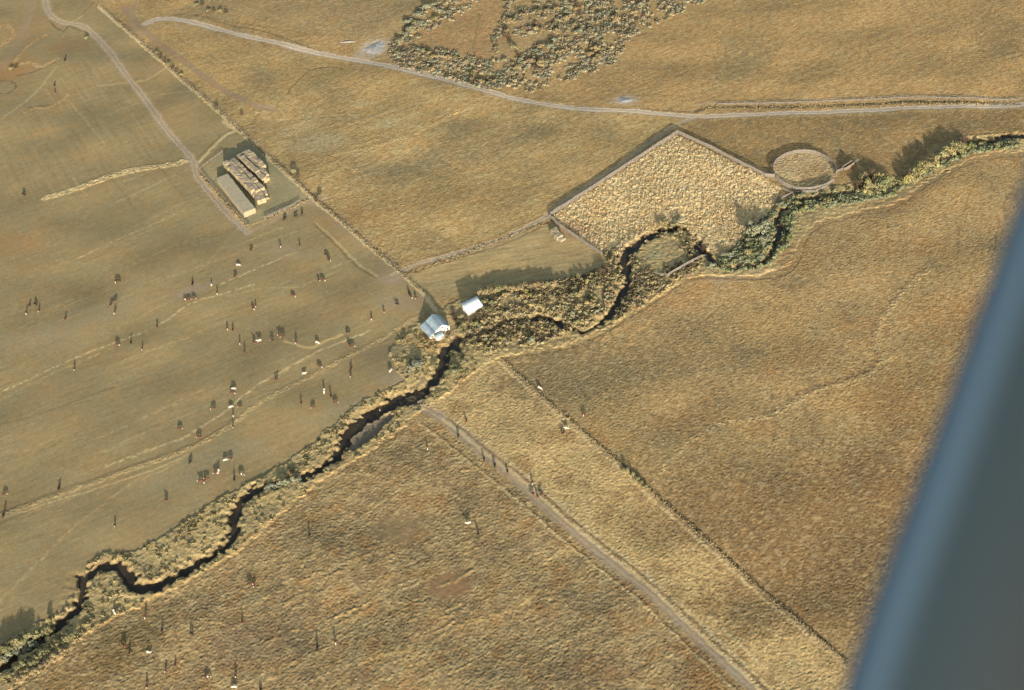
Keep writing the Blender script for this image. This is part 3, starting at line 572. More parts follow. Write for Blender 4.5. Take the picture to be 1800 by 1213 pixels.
stack('long grey topped haystack of uneven bales in the middle of the yard', [((392, 385), (700, 690), 2.6, 4.0, 2, 1, .5, 0), ((440, 375), (745, 690), 2.6, 4.2, 3, 1, .5, 0), ((472, 345), (800, 665), 2.4, 4.0, 4, 1, .5, 0), ((735, 700), (785, 800), 4.8, 2.6, 5, 2, .6, 0), ((820, 690), (835, 740), 2.4, 1.8, 15, 1, .4, 0), ((690, 680), (720, 740), 2.6, 2.2, 16, 1, .4, 0)], zz(600, 560))
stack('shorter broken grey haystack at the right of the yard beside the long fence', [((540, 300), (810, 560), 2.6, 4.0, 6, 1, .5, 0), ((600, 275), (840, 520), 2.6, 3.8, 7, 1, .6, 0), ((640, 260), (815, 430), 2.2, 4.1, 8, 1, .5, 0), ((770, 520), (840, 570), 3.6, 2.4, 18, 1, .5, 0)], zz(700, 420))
for i, p in enumerate(((850, 790), (700, 890), (300+60, 430))):
    if i == 2: continue
    x0, y0 = G(*zz(*p)); m = MB(); bales(m, (-.9, -.3), (.9, .3), 1.2, .8, 30+i, seg=3); o = m.build('hay_bale', [M_hayside, M_haytop]); o.location = (x0, y0, ground_z(x0, y0))
    tag(o, ['loose hay bale fallen off the end of the long grey haystack', 'loose hay bale on the ground at the lower end of the smooth yellow haystack'][i], 'hay bale')
q4 = lambda x, y: (940+x/10, 360+y/10)
x0, y0 = G(*q4(380, 490)); e = empty('haystack', (x0, y0, ground_z(x0, y0))); tag(e, 'small bright straw stack by the corner of the pole fenced field', 'haystack')
m = MB(); a, b = G(*q4(320, 400), 2.4), G(*q4(440, 540), 2.2); bales(m, (a[0]-x0, a[1]-y0), (b[0]-x0, b[1]-y0), 3.4, 2.4, 41, rows=2, seg=1.6, jit=.5, hj=.3); m.build('bale_row', [M_hayyel, M_hayyel], e)
m = MB(); a, b = G(*q4(455, 560), 1.3), G(*q4(500, 600), 1.0); bales(m, (a[0]-x0, a[1]-y0), (b[0]-x0, b[1]-y0), 3.2, 1.2, 42, rows=1, seg=1.6); m.build('bale_row', [M_hayyel, M_hayyel], e)

# ------------------------------------------------------------------ fences
def sample(pts, step):
    P = [np.array(G(*p)) for p in pts]; out = []
    for a, b in zip(P, P[1:]):
        L = np.linalg.norm(b-a); n = max(1, int(round(L/step)))
        for i in range(n): out.append(a+(b-a)*i/n)
    out.append(P[-1]); return out
def post_mesh(h, r):
    m = MB(); m.bar((0, 0, -.4), (0, 0, h), r, r*.85, 6); return m.mesh('post', [M_pole], True)
def fence(label, pts, step, h, rails, rr, pr=.09, jit=.0, name='pole_fence', cat_='fence', group=None, gap=()):
    S = sample(pts, step); x0, y0 = S[0]; e = empty(name, (x0, y0, 0)); tag(e, label, cat_, group); pm = post_mesh(h+.12, pr)
    r = random.Random(len(S)); extra = MB()
    for i, p in enumerate(S):
        z = ground_z(*p)
        if i < 98:
            o = obj('post', pm, e); o.location = (p[0]-x0, p[1]-y0, z); o.rotation_euler = (r.uniform(-.05, .05), r.uniform(-.05, .05), r.random()*6)
        else: extra.bar((p[0]-x0, p[1]-y0, z-.3), (p[0]-x0, p[1]-y0, z+h), pr)
    if extra.v: tag(extra.build('posts_beyond', [M_pole], e), kind='stuff')
    m = MB()
    for i in range(len(S)-1):
        if i in gap: continue
        a, b = S[i], S[i+1]; za, zb = ground_z(*a), ground_z(*b); d = (b-a)/np.linalg.norm(b-a)
        for k in range(rails):
            zk = h*(k+.7)/rails; j = [r.uniform(-jit, jit) for _ in range(4)]; sd2 = .1*(1 if k % 2 else -1)*(pr > .06)
            m.bar((a[0]-x0-d[0]*.12-d[1]*sd2+j[0], a[1]-y0-d[1]*.12+d[0]*sd2, za+zk+j[1]), (b[0]-x0+d[0]*.12-d[1]*sd2+j[2], b[1]-y0+d[1]*.12+d[0]*sd2, zb+zk+j[3]), rr*r.uniform(.8, 1.2), n=5)
    m.build('rails' if rr > .02 else 'wire', [M_pole], e); return e
ARC = []
ccx, ccy = G(1414, 301.5)
fence('tall weathered pole fence along the lane, upper left side of the straw field', [(968, 379), (1191, 236)], 3, 2.2, 10, .12, .11, .05)
fence('tall pole fence on the right side of the straw field, ending at the corral', [(1193, 236), (1250, 262), (1300, 288), (1345, 311), (1361, 312)], 3, 2.0, 9, .12, .11, .05)
fence('pole fence on the lower left side of the straw field, beside the small straw stack', [(966, 381), (985, 398), (1022, 422), (1040, 434), (1058, 446)], 3, 1.8, 8, .11, .11, .06)
def circ(a0, a1, R, n): return [(ccx+R*math.cos(rad(a0+(a1-a0)*i/n)), ccy+R*math.sin(rad(a0+(a1-a0)*i/n))) for i in range(n+1)]
def P2(x, y):            # ground -> pixel, for building the corral ring with the same fence routine
    r_ = Vector((x, y, -CAM_H)); f = r_.dot(Fv); return (900+FPX*r_.dot(Rv)/f, 606.5-FPX*r_.dot(Uv)/f)
RC = 15.3
ring_pts = [P2(*p) for p in circ(-20, 318, RC, 34)]
fence('high circular pole corral at the end of the straw field', ring_pts, 2.9, 2.1, 10, .10, .10, .04, name='round_corral', cat_='corral')
fence('short loading lane fence running right from the round corral', [(1471, 304), (1490, 297), (1508, 284)], 2.8, 1.5, 6, .08, .1, .05)
fence('low pole fence with a rider log below the round corral', [(1376, 332), (1392, 340), (1406, 338), (1430, 339), (1452, 330), (1466, 318)], 2.8, 1.3, 5, .09, .1, .08)
fence('old pole fence running down to the creek at the left of the round corral', [(1390, 341), (1376, 348), (1364, 360)], 2.8, 1.3, 5, .09, .1, .08)
fence('thick log fence slanting up to the creek crossing', [(1174, 489), (1242, 448)], 3, 1.5, 8, .12, .12, .05)
fence('low broken rail fence left of the slanting log fence', [(1150, 484), (1175, 489)], 3, .9, 3, .07, .08, .06)
fence('post and wire fence along the stack yard beside the farm track', [(351, 299), (395, 350), (438, 398)], 3.2, 1.3, 5, .04, .08, .02, name='yard_fence')
fence('pole fence on the lower edge of the stack yard', [(466, 386), (510, 366), (527, 355)], 3.0, 1.5, 7, .07, .09, .04, name='yard_fence')
fence('post and wire fence behind the stack yard', [(352, 297), (392, 268)], 3.0, 1.3, 5, .05, .08, .02, name='yard_fence')
fence('long post and wire fence from the top edge down past the haystacks to the barn', LINE_A[1:-1]+[(747, 520)], 5.0, 1.25, 3, .018, .07, .01, name='wire_fence')
fence('long post and wire fence from the creek down to the lower right', [(880, 634), (1030, 767), (1180, 900), (1340, 1040), (1490, 1170)], 4.2, 1.25, 3, .018, .07, .01, name='wire_fence')
fence('jack leg fence above the gravel road at the upper right', [(1262, 184), (1400, 181), (1520, 176), (1640, 172), (1790, 176)], 3.4, 1.1, 3, .07, .09, .08)
fence('post and wire fence along the right side of the lower dirt road', [(770, 722), (870, 800), (1010, 920), (1160, 1040), (1290, 1160), (1345, 1215)], 6, 1.1, 3, .012, .06, .01, name='wire_fence')
# loading chute: a plank ramp with two solid sides
x0, y0 = G(1490, 296); e = empty('loading_chute', (x0, y0, ground_z(x0, y0)), rad(25)); tag(e, 'small plank loading chute between the round corral and the big dark willow', 'loading chute')
m = MB(); m.hexa([(-3, -.8, 0), (3, -.8, 0), (3, .8, 0), (-3, .8, 0), (-3, -.8, .15), (3, -.8, 1.5), (3, .8, 1.5), (-3, .8, .15)]); m.build('ramp', [M_stem], e)
for s in (-1, 1):
    m = MB(); y = .9*s; m.hexa([(-3, y-.06, .0), (3, y-.06, .0), (3, y+.06, .0), (-3, y+.06, .0), (-3, y-.06, 1.5), (3, y-.06, 3.0), (3, y+.06, 3.0), (-3, y+.06, 1.5)]); m.build('side_panel', [M_stem], e)

# ------------------------------------------------------------------ gravel heaps
def mound(px, py, rx, ry, h, rot, label, name='gravel_heap', seed=0):
    x0, y0 = G(px, py); r = np.random.default_rng(seed); n, k = 40, 14; V = [(0, 0, h)]; 
    for j in range(1, k+1):
        q = j/k
        for i in range(n):
            t = 2*math.pi*i/n; w_ = 1+.12*math.sin(3*t+seed)+.07*math.sin(7*t)
            V.append((rx*q*w_*math.cos(t), ry*q*w_*math.sin(t), h*(1-q**1.5)*(1+.12*r.standard_normal())-.1*q))
    me = bpy.data.meshes.new(name); F = [(0, 1+i, 1+(i+1) % n) for i in range(n)]+[(1+(j-1)*n+i, 1+j*n+i, 1+j*n+(i+1) % n, 1+(j-1)*n+(i+1) % n) for j in range(1, k) for i in range(n)]
    me.from_pydata(V, [], F); me.materials.append(M_gravel); me.polygons.foreach_set('use_smooth', [True]*len(F)); o = obj(name, me); o.location = (x0, y0, ground_z(x0, y0)); o.rotation_euler[2] = rot
    tag(o, label, 'gravel heap')
mound(657, 84, 7.5, 5.6, .7, rad(55), 'broad whitish gravel heap beside the bend of the top road', seed=1)
mound(1099, 178, 5.6, 3.2, .5, 0, 'small grey gravel heap just above the top road', seed=2)
mound(614, 73, 6.0, 1.0, .45, rad(-4), 'narrow white bank of gravel left of the broad whitish heap', seed=3)

# ------------------------------------------------------------------ shrubs
def bush_mesh(name, seed, n=460, kind='leaf'):
    r = np.random.default_rng(seed); nl = r.integers(6, 10)
    c = np.c_[r.uniform(-.62, .62, (nl, 2)), r.uniform(.25, .62, nl)]; c[0] = (0, 0, .55); rr = r.uniform(.26, .46, nl); rr[0] = .5
    if kind == 'twig':
        b = r.integers(0, nl, n); d = r.normal(size=(n, 3)); d[:, 2] = np.abs(d[:, 2])+.5; d /= np.linalg.norm(d, axis=1)[:, None]
        base = np.c_[c[b, :2]*.5, r.uniform(0, .2, n)]; L = r.uniform(.35, .95, n)[:, None]; p = base+d*L*.5*r.uniform(.8, 1.2, (n, 1)); t = d*L*.5
        s = np.cross(d, r.normal(size=(n, 3))); s /= np.linalg.norm(s, axis=1)[:, None]; s *= .018
        V = np.stack([p-t-s, p-t+s, p+t+s*.4, p+t-s*.4], 1)
    else:
        b = r.choice(nl, n, p=rr**2/np.sum(rr**2)); d = r.normal(size=(n, 3)); d[:, 2] = np.where(d[:, 2] < -.3, -d[:, 2], d[:, 2]); d /= np.linalg.norm(d, axis=1)[:, None]
        p = c[b]+d*rr[b][:, None]*r.uniform(.55, 1.08, (n, 1))*np.array((1, 1, .95)); p[:, 2] = np.maximum(p[:, 2], .04)
        nn = d+r.normal(size=(n, 3))*.25; nn /= np.linalg.norm(nn, axis=1)[:, None]
        s = np.cross(nn, r.normal(size=(n, 3))); s /= np.linalg.norm(s, axis=1)[:, None]; t = np.cross(nn, s); sz = r.uniform(.045, .095, (n, 1))
        V = np.stack([p-s*sz-t*sz*.7, p+s*sz-t*sz*.5, p+s*sz*.8+t*sz, p-s*sz*.6+t*sz*.8], 1)
    F = np.arange(n*4).reshape(n, 4); V = V.reshape(-1, 3); fm = np.zeros(n, int)
    # stems
    k = 14; d = r.normal(size=(k, 3)); d[:, 2] = 1.2; d /= np.linalg.norm(d, axis=1)[:, None]; a = np.c_[r.uniform(-.1, .1, (k, 2)), np.zeros(k)]; e_ = a+d*.6; s = np.array((.02, 0, 0))
    SV = np.stack([a-s, a+s, e_+s*.4, e_-s*.4], 1).reshape(-1, 3); F = np.r_[F, np.arange(k*4).reshape(k, 4)+len(V)]; V = np.r_[V, SV]; fm = np.r_[fm, np.ones(k, int)]
    return npmesh(name, V, F, [M_leaf, M_stem], fm)
BUSH = [bush_mesh('willow_shrub', 50+i) for i in range(7)]; TWIG = [bush_mesh('bare_shrub', 80+i, 420, 'twig') for i in range(3)]
PALEO, GREYG, STRAW, BROWN, GREEN, YELL = 0, 1, 2, 3, 4, 5
BC = [(158, 152, 104), (154, 158, 128), (178, 158, 112), (126, 106, 84), (136, 144, 92), (178, 168, 106)]
ZONES = []
def bush(px, py, R, h, c, label, group, cat_='shrub', jit=0):
    x, y = G(px, py); x += random.uniform(-jit, jit); y += random.uniform(-jit, jit)
    nm = {PALEO: 'willow_shrub', GREYG: 'sage_shrub', STRAW: 'straw_shrub', BROWN: 'bare_shrub', GREEN: 'green_shrub', YELL: 'willow_shrub'}[c]
    o = obj(nm, random.choice(TWIG if c == BROWN else BUSH)); o.location = (x, y, ground_z(x, y)-.12); o.rotation_euler = (random.uniform(-.1, .1), random.uniform(-.1, .1), random.uniform(0, 6.28))
    o.scale = (R*random.uniform(.85, 1.15), R*random.uniform(.85, 1.15), h*random.uniform(.9, 1.1))
    cc_ = alb(*BC[c])*random.uniform(.62, .92)*np.array((random.uniform(.96, 1.05), 1, random.uniform(.92, 1.08))); o.color = (*cc_, 1)
    tag(o, label, cat_, group); return o
CN = {PALEO: 'pale olive willow', GREYG: 'grey green', STRAW: 'straw coloured', BROWN: 'bare brown', GREEN: 'green leaved', YELL: 'yellowish willow'}
def one(px, py, R, h, c, where): bush(px, py, R, h, c, f'{CN[c]} shrub {where}', 'large shrubs beside the creek')
one(1327, 412, 4.6, 5.6, GREYG, 'with the big shadow at the right of the straw field'); one(1316, 404, 3.4, 5.2, GREYG, 'at the left shoulder of the big grey clump by the straw field')
one(1342, 400, 3.8, 4.6, GREYG, 'at the upper right of the big grey clump by the straw field'); one(1338, 424, 3.4, 3.0, GREYG, 'low in the big grey clump beside the dark creek bend')
one(1536, 333, 4.6, 6.0, PALEO, 'tallest below the big shadow right of the loading chute'); one(1521, 336, 4.0, 5.4, PALEO, 'second tall one right of the loading chute'); one(1549, 329, 4.2, 4.6, GREEN, 'beside the tallest willow right of the loading chute'); one(1508, 338, 2.6, 3.4, PALEO, 'below the loading chute')
for i, (x, y, h) in enumerate([(1592, 322, 3.0), (1604, 314, 3.4), (1617, 305, 3.8), (1630, 297, 4.6), (1642, 289, 5.0), (1655, 281, 5.4), (1668, 272, 5.6), (1680, 266, 5.0), (1692, 262, 3.4)]):
    one(x, y, 4.2, h, [YELL, PALEO][i % 2], ['first', 'second', 'third', 'fourth', 'fifth', 'sixth', 'seventh', 'eighth', 'ninth'][i]+' from left in the tall upper right creek row')
for i in range(26): bush(1592+i*4+random.uniform(-4, 4), 322-i*2.45+random.uniform(-8, 1), random.uniform(2.4, 3.6), random.uniform(3.4, 5.8), random.choice((PALEO, BROWN, BROWN, YELL)), 'shrub between the tall willows of the upper right creek row', 'tall willow row at the upper right')
for i in range(14): bush(random.uniform(1505, 1560), random.uniform(312, 336), random.uniform(2.4, 3.8), random.uniform(3.4, 6.0), random.choice((PALEO, BROWN, GREEN, BROWN)), 'shrub in the dark clump right of the loading chute', 'dark clump right of the loading chute')
for i, (x, y) in enumerate([(799, 562), (804, 570), (808, 579), (797, 551), (812, 559), (820, 564), (842, 560), (851, 555), (789, 588), (776, 594), (762, 592), (756, 590), (803, 590), (858, 545), (864, 536), (848, 534), (830, 566), (838, 572), (750, 597), (816, 572)]): bush(x, y, random.uniform(1.4, 2.4), random.uniform(1.4, 2.4), random.choice((BROWN, BROWN, PALEO, GREEN)), 'dark shrub close around the two farm buildings', 'dark shrubs around the buildings')
one(735, 646, 3.4, 3.4, GREYG, 'with its own shadow in the loop below the barn'); one(722, 652, 2.4, 2.2, GREYG, 'beside the grey bush in the loop below the barn'); one(765, 646, 2.0, 2.4, PALEO, 'on the creek edge right of the loop bush')
one(936, 603, 2.4, 3.2, GREYG, 'rounded, at the lower edge of the thicket'); one(712, 600, 1.6, 1.8, STRAW, 'beside the path left of the barn')
for i, x in enumerate(range(845, 975, 7)): bush(x+random.uniform(-3, 3), 517-(x-845)*.10+random.uniform(-2, 2), random.uniform(2.2, 3.0), random.uniform(2.3, 3.1), random.choice((PALEO, STRAW, STRAW)), 'tall shrub in the row right of the white shed', 'row of tall shrubs right of the shed')
for i, (x, y) in enumerate([(1188, 395), (1196, 391), (1180, 398), (1170, 396), (1160, 397)]): bush(x, y, 1.9, 2.8, [GREYG, GREYG, PALEO, PALEO, STRAW][i], 'shrub on the horseshoe creek bend in the straw field', 'shrubs on the horseshoe bend')
one(1238, 436, 2.2, 3.2, BROWN, 'standing by the dark pool at the end of the log fence'); one(1062, 470, 2.0, 2.8, BROWN, 'near the fence end above the creek fork'); one(1058, 482, 2.4, 3.0, BROWN, 'below the fence end above the creek fork')
# willows at the bottom left, both banks
k = 0
for (x0_, y0_, x1_, y1_, n, h, c) in [(2, 1152, 92, 1100, 28, 3.6, PALEO), (0, 1165, 60, 1128, 12, 3.0, GREYG), (8, 1196, 130, 1118, 18, 2.2, PALEO), (30, 1200, 120, 1140, 12, 1.8, STRAW)]:
    for i in range(n):
        t = (i+.5)/n; bush(x0_+(x1_-x0_)*t+random.uniform(-4, 4), y0_+(y1_-y0_)*t+random.uniform(-4, 4), random.uniform(1.3, 2.4), h*random.uniform(.65, 1.0), c, ['upright willow shrub, left bank, bottom left corner', 'grey green willow, left bank, bottom left corner', 'rounded willow shrub, right bank, bottom left corner', 'low straw shrub, right bank, bottom left corner'][k], 'willows at the bottom left corner')
    k += 1
for i in range(8): bush(471+i*7.5, 856-i*1.7+random.uniform(-1, 1), 2.0, 2.5, GREYG, 'round pale green shrub in the short creek edge row', 'short row of pale green shrubs')
for i in range(10): bush(random.uniform(785, 815), random.uniform(618, 662), 1.6, 1.9, random.choice((GREEN, GREYG)), 'green shrub on the right bank below the wide creek pool', 'green shrubs below the pool')
for i, (x, y) in enumerate([(276, 92), (283, 98), (290, 105), (297, 112), (304, 118), (311, 124), (318, 130), (380, 185), (425, 200), (563, 346), (556, 352), (524, 312), (517, 303)]):
    bush(x, y+2, 1.5, 1.8 if i < 9 else 2.4, BROWN if i % 3 else PALEO, 'small dark shrub on the long fence above the haystack yard' if i < 9 else 'small shrub on the long wire fence right of the haystack yard', 'shrubs on the long fence')
for i, (x, y) in enumerate([(1104, 832), (1112, 838), (1120, 846), (1128, 852), (1136, 858), (1098, 828)]):
    bush(x, y, 1.7, 2.6-.2*i, PALEO, 'pale shrub in the clump growing on the lower long fence', 'clump on the lower fence')
for i, (x, y) in enumerate([(345, 9), (355, 7), (366, 20), (376, 20), (388, 20), (397, 22), (20, 122), (28, 119), (152, 66)]):
    bush(x, y, 2.0, 1.8, BROWN if i % 2 else PALEO, 'dark low shrub near the top left of the meadow', 'low shrubs at the top left')
def inpoly(x, y, P):
    c = False
    for (ax, ay), (bx_, by_) in zip(P, P[1:]+P[:1]):
        if (ay > y) != (by_ > y) and x < (bx_-ax)*(y-ay)/(by_-ay)+ax: c = not c
    return c
def scatter(poly, n, tries=40):
    out = []; xa, xb = min(p[0] for p in poly), max(p[0] for p in poly); ya, yb = min(p[1] for p in poly), max(p[1] for p in poly)
    for _ in range(n*tries):
        if len(out) >= n: break
        x, y = random.uniform(xa, xb), random.uniform(ya, yb)
        if inpoly(x, y, poly): out.append((x, y))
    return out
THK = [(800, 600), (838, 560), (850, 525), (975, 495), (1060, 470), (1092, 470), (1094, 500), (1070, 545), (1040, 570), (990, 590), (940, 606), (860, 620), (820, 605)]
TOPT = [[(872, 135), (880, 60), (905, 20), (900, -10), (1210, -10), (1150, 20), (1090, 55), (1060, 100), (1000, 120), (930, 140)], [(690, 60), (740, 20), (790, -10), (830, -10), (800, 20), (760, 40), (700, 74)], [(690, 90), (720, 82), (820, 105), (870, 120), (880, 140), (860, 150), (780, 128), (700, 112)]]
BRIP = [(1240, 470), (1300, 430), (1350, 375), (1400, 342), (1480, 335), (1560, 325), (1640, 292), (1700, 255), (1790, 246), (1790, 258), (1700, 274), (1640, 300), (1570, 345), (1480, 360), (1400, 375), (1385, 430), (1350, 468), (1280, 480)]
def dry(px, py, mrg=1.0):
    x, y = G(px, py); return xs[0] < x < xs[-1] and ys[0] < y < ys[-1] and edgeat(x, y) > mrg and not bars[ix(y, ys), ix(x, xs)]
def nat(px, py, arr):
    x, y = G(px, py); return float(arr[ix(y, ys), ix(x, xs)])
def fill(poly, n, r0, r1, h0, h1, cols, label, group, mrg=1.5):
    for x, y in scatter(poly, int(n*1.45)):
        if nat(x, y, n_l2)*.6+nat(x, y, n_m)*.4 < random.gauss(-.35, .4): continue
        if not dry(x, y, mrg) or abs(x-768) < 27 and abs(y-567) < 20 or abs(x-831) < 18 and abs(y-545) < 14: continue
        c = random.choice(cols); R = random.uniform(r0, r1); bush(x, y, R, R*random.uniform(h0, h1), c, f'{CN[c]} {label}', group)
fill(THK, 95, 1.0, 2.0, .9, 1.4, (STRAW, STRAW, PALEO, BROWN, GREYG, YELL), 'shrub, thicket right of the barns', 'shrubs of the thicket right of the barns')
fill(BRIP, 85, 1.2, 2.2, .9, 1.3, (PALEO, PALEO, GREYG, GREEN, YELL), 'shrub, upper right creek bank', 'shrubs along the upper right creek')
fill(TOPT[0], 75, 1.7, 3.2, .7, 1.0, (STRAW, PALEO, GREYG, BROWN, STRAW), 'shrub, big top thicket', 'shrubs of the top thicket')
fill(TOPT[1], 16, 1.8, 3.2, .8, 1.1, (GREYG, GREYG, PALEO), 'shrub, small strip left of top thicket', 'shrubs of the top thicket')
fill(TOPT[2], 24, 1.4, 2.4, .8, 1.1, (STRAW, PALEO), 'shrub just above the gravel road', 'shrubs of the top thicket')
#STUFF
# ------------------------------------------------------------------ uncountable low brush and grass clumps (one object each)
def clumps(name, pts, size, hgt, cols, nq, label, seed, mat_=None, up=.6, kind='stuff', dens=.72):
    r = np.random.default_rng(seed); n = len(pts)
    if not n: return
    P = np.array([G(*p) for p in pts]); Z = H[np.clip(((P[:, 1]-ys[0])/ST).astype(int), 0, NY-1), np.clip(((P[:, 0]-xs[0])/ST).astype(int), 0, NX-1)]
    S = r.uniform(*size, n); Hh = r.uniform(*hgt, n)
    d = r.normal(size=(n, nq, 3)); d[..., 2] = np.abs(d[..., 2])*up; d /= np.linalg.norm(d, axis=-1, keepdims=True)
    p = d*r.uniform(.5, 1, (n, nq, 1))*np.stack([S, S, Hh], -1)[:, None, :]; p += np.c_[P, Z][:, None, :]
    nn = d+r.normal(size=(n, nq, 3))*.25; nn /= np.linalg.norm(nn, axis=-1, keepdims=True)
    s = np.cross(nn, r.normal(size=(n, nq, 3))); s /= np.linalg.norm(s, axis=-1, keepdims=True); t = np.cross(nn, s)
    q = (S[:, None, None]*r.uniform(.28, .5, (n, nq, 1)))
    V = np.stack([p-s*q-t*q*.7, p+s*q-t*q*.5, p+s*q*.7+t*q, p-s*q*.6+t*q*.8], 2)
    C_ = np.array([alb(*c) for c in cols])[r.integers(0, len(cols), n)]*r.uniform(.85, 1.15, (n, 1))*dens; C4 = np.c_[C_, np.ones(n)]
    C4 = np.repeat(C4, nq*4, axis=0)
    o = obj(name, npmesh(name, V.reshape(-1, 3), np.arange(n*nq*4).reshape(-1, 4), [mat_ or M_brush], attrs={'tint': C4})); tag(o, label, None, None, kind)
def nat(px, py, arr):
    x, y = G(px, py); return float(arr[ix(y, ys), ix(x, xs)])
def scat(poly, n, mrg=.9, patch=None): return [p for p in scatter(poly, n, 12) if dry(*p, mrg) and (patch is None or nat(*p, n_m)*.6+nat(*p, n_l2)*.6 > patch+random.gauss(0, .35))]
RIPP = list(reversed(creek_up[:-1]))+list(reversed([(845, 528), (800, 530)]))[:1]
belt = creek_up[2:-1]+[(0, 1222)]+creek_lo[2:17]+[(830, 600), (760, 590), (720, 575)]
pts = scat(belt, 7500, patch=.6)
clumps('creek_brush', pts, (.3, .9), (.15, .6), [(176, 162, 110), (166, 152, 102), (182, 168, 116), (150, 146, 106), (156, 134, 92)], 12, 'low straw coloured brush covering both creek banks', 1, dens=.72)
clumps('bank_brush', scat(BRIP, 2600, patch=-.5), (.6, 1.5), (.5, 1.3), [(142, 148, 104), (128, 138, 96), (150, 152, 112), (136, 144, 114)], 16, 'olive green undergrowth along the upper right creek bank', 12)
pts = scat(THK, 3000, patch=-.2)+scat([(1060, 445), (1110, 430), (1165, 405), (1215, 408), (1240, 445), (1225, 480), (1180, 505), (1120, 545), (1075, 572), (1095, 500)], 1900, patch=-.1)
clumps('thicket_brush', [p for p in pts if math.hypot((p[0]-1163)/44, (p[1]-446)/30) > 1+random.gauss(0, .12) and not (abs(p[0]-768) < 30 and abs(p[1]-567) < 28)], (.5, 1.5), (.3, 1.1), [(176, 158, 110), (164, 150, 104), (150, 130, 100), (158, 154, 118), (184, 168, 116)], 14, 'undergrowth filling the gaps between the creek shrubs', 2)
pts = scat([(862, 142), (868, 60), (890, 20), (880, -10), (1260, -10), (1180, 30), (1110, 65), (1080, 110), (1020, 135), (930, 160)], 3900, patch=.28)+scat([(680, 80), (735, 15), (780, -10), (850, -10), (815, 25), (765, 48), (700, 84)], 420, patch=0)+scat([(680, 86), (720, 78), (820, 98), (870, 112), (900, 150), (860, 160), (780, 136), (700, 118)], 1000, patch=0)
TONG = [(860, 140), (880, 66), (905, 62), (960, 58), (1000, 62), (950, 78), (915, 92), (890, 118)]
pts = [p for p in pts if not inpoly(p[0]+random.gauss(0, 2), p[1]+random.gauss(0, 2), TONG)]
clumps('sage_brush', pts, (.8, 2.0), (.4, .95), [(172, 158, 120), (158, 150, 118), (150, 156, 128), (150, 136, 112), (176, 164, 124), (160, 154, 124)], 16, 'low grey and straw sagebrush filling the top thicket', 3)
fp = scatter(FIELD, 5200); clumps('tall_straw', fp, (.22, .55), (.35, 1.0), [(226, 202, 142), (210, 180, 120), (232, 214, 160), (204, 170, 112)], 7, 'tall dry straw standing in the pole fenced field', 4, up=1.4, dens=.8)
# weeds along fences and ditch edges
wl = []
for a, b, n, o_ in (((175, 12), (545, 345), 620, 2), ((545, 345), (745, 517), 420, 2), ((880, 632), (1490, 1168), 800, 1.5), ((1235, 188), (1790, 179), 420, 0), ((712, 484), (962, 392), 160, 0), ((352, 302), (438, 398), 180, -2), ((466, 388), (540, 352), 80, 2)):
    for _ in range(n):
        t = random.random(); wl.append((a[0]+(b[0]-a[0])*t+o_+random.gauss(0, 1.3), a[1]+(b[1]-a[1])*t-o_*.5+random.gauss(0, 1.6)))
clumps('fence_weeds', wl, (.3, .6), (.3, .8), [(170, 150, 104), (140, 124, 90), (184, 164, 112)], 9, 'tall dead weeds along the fence lines and ditches', 6, dens=.85)

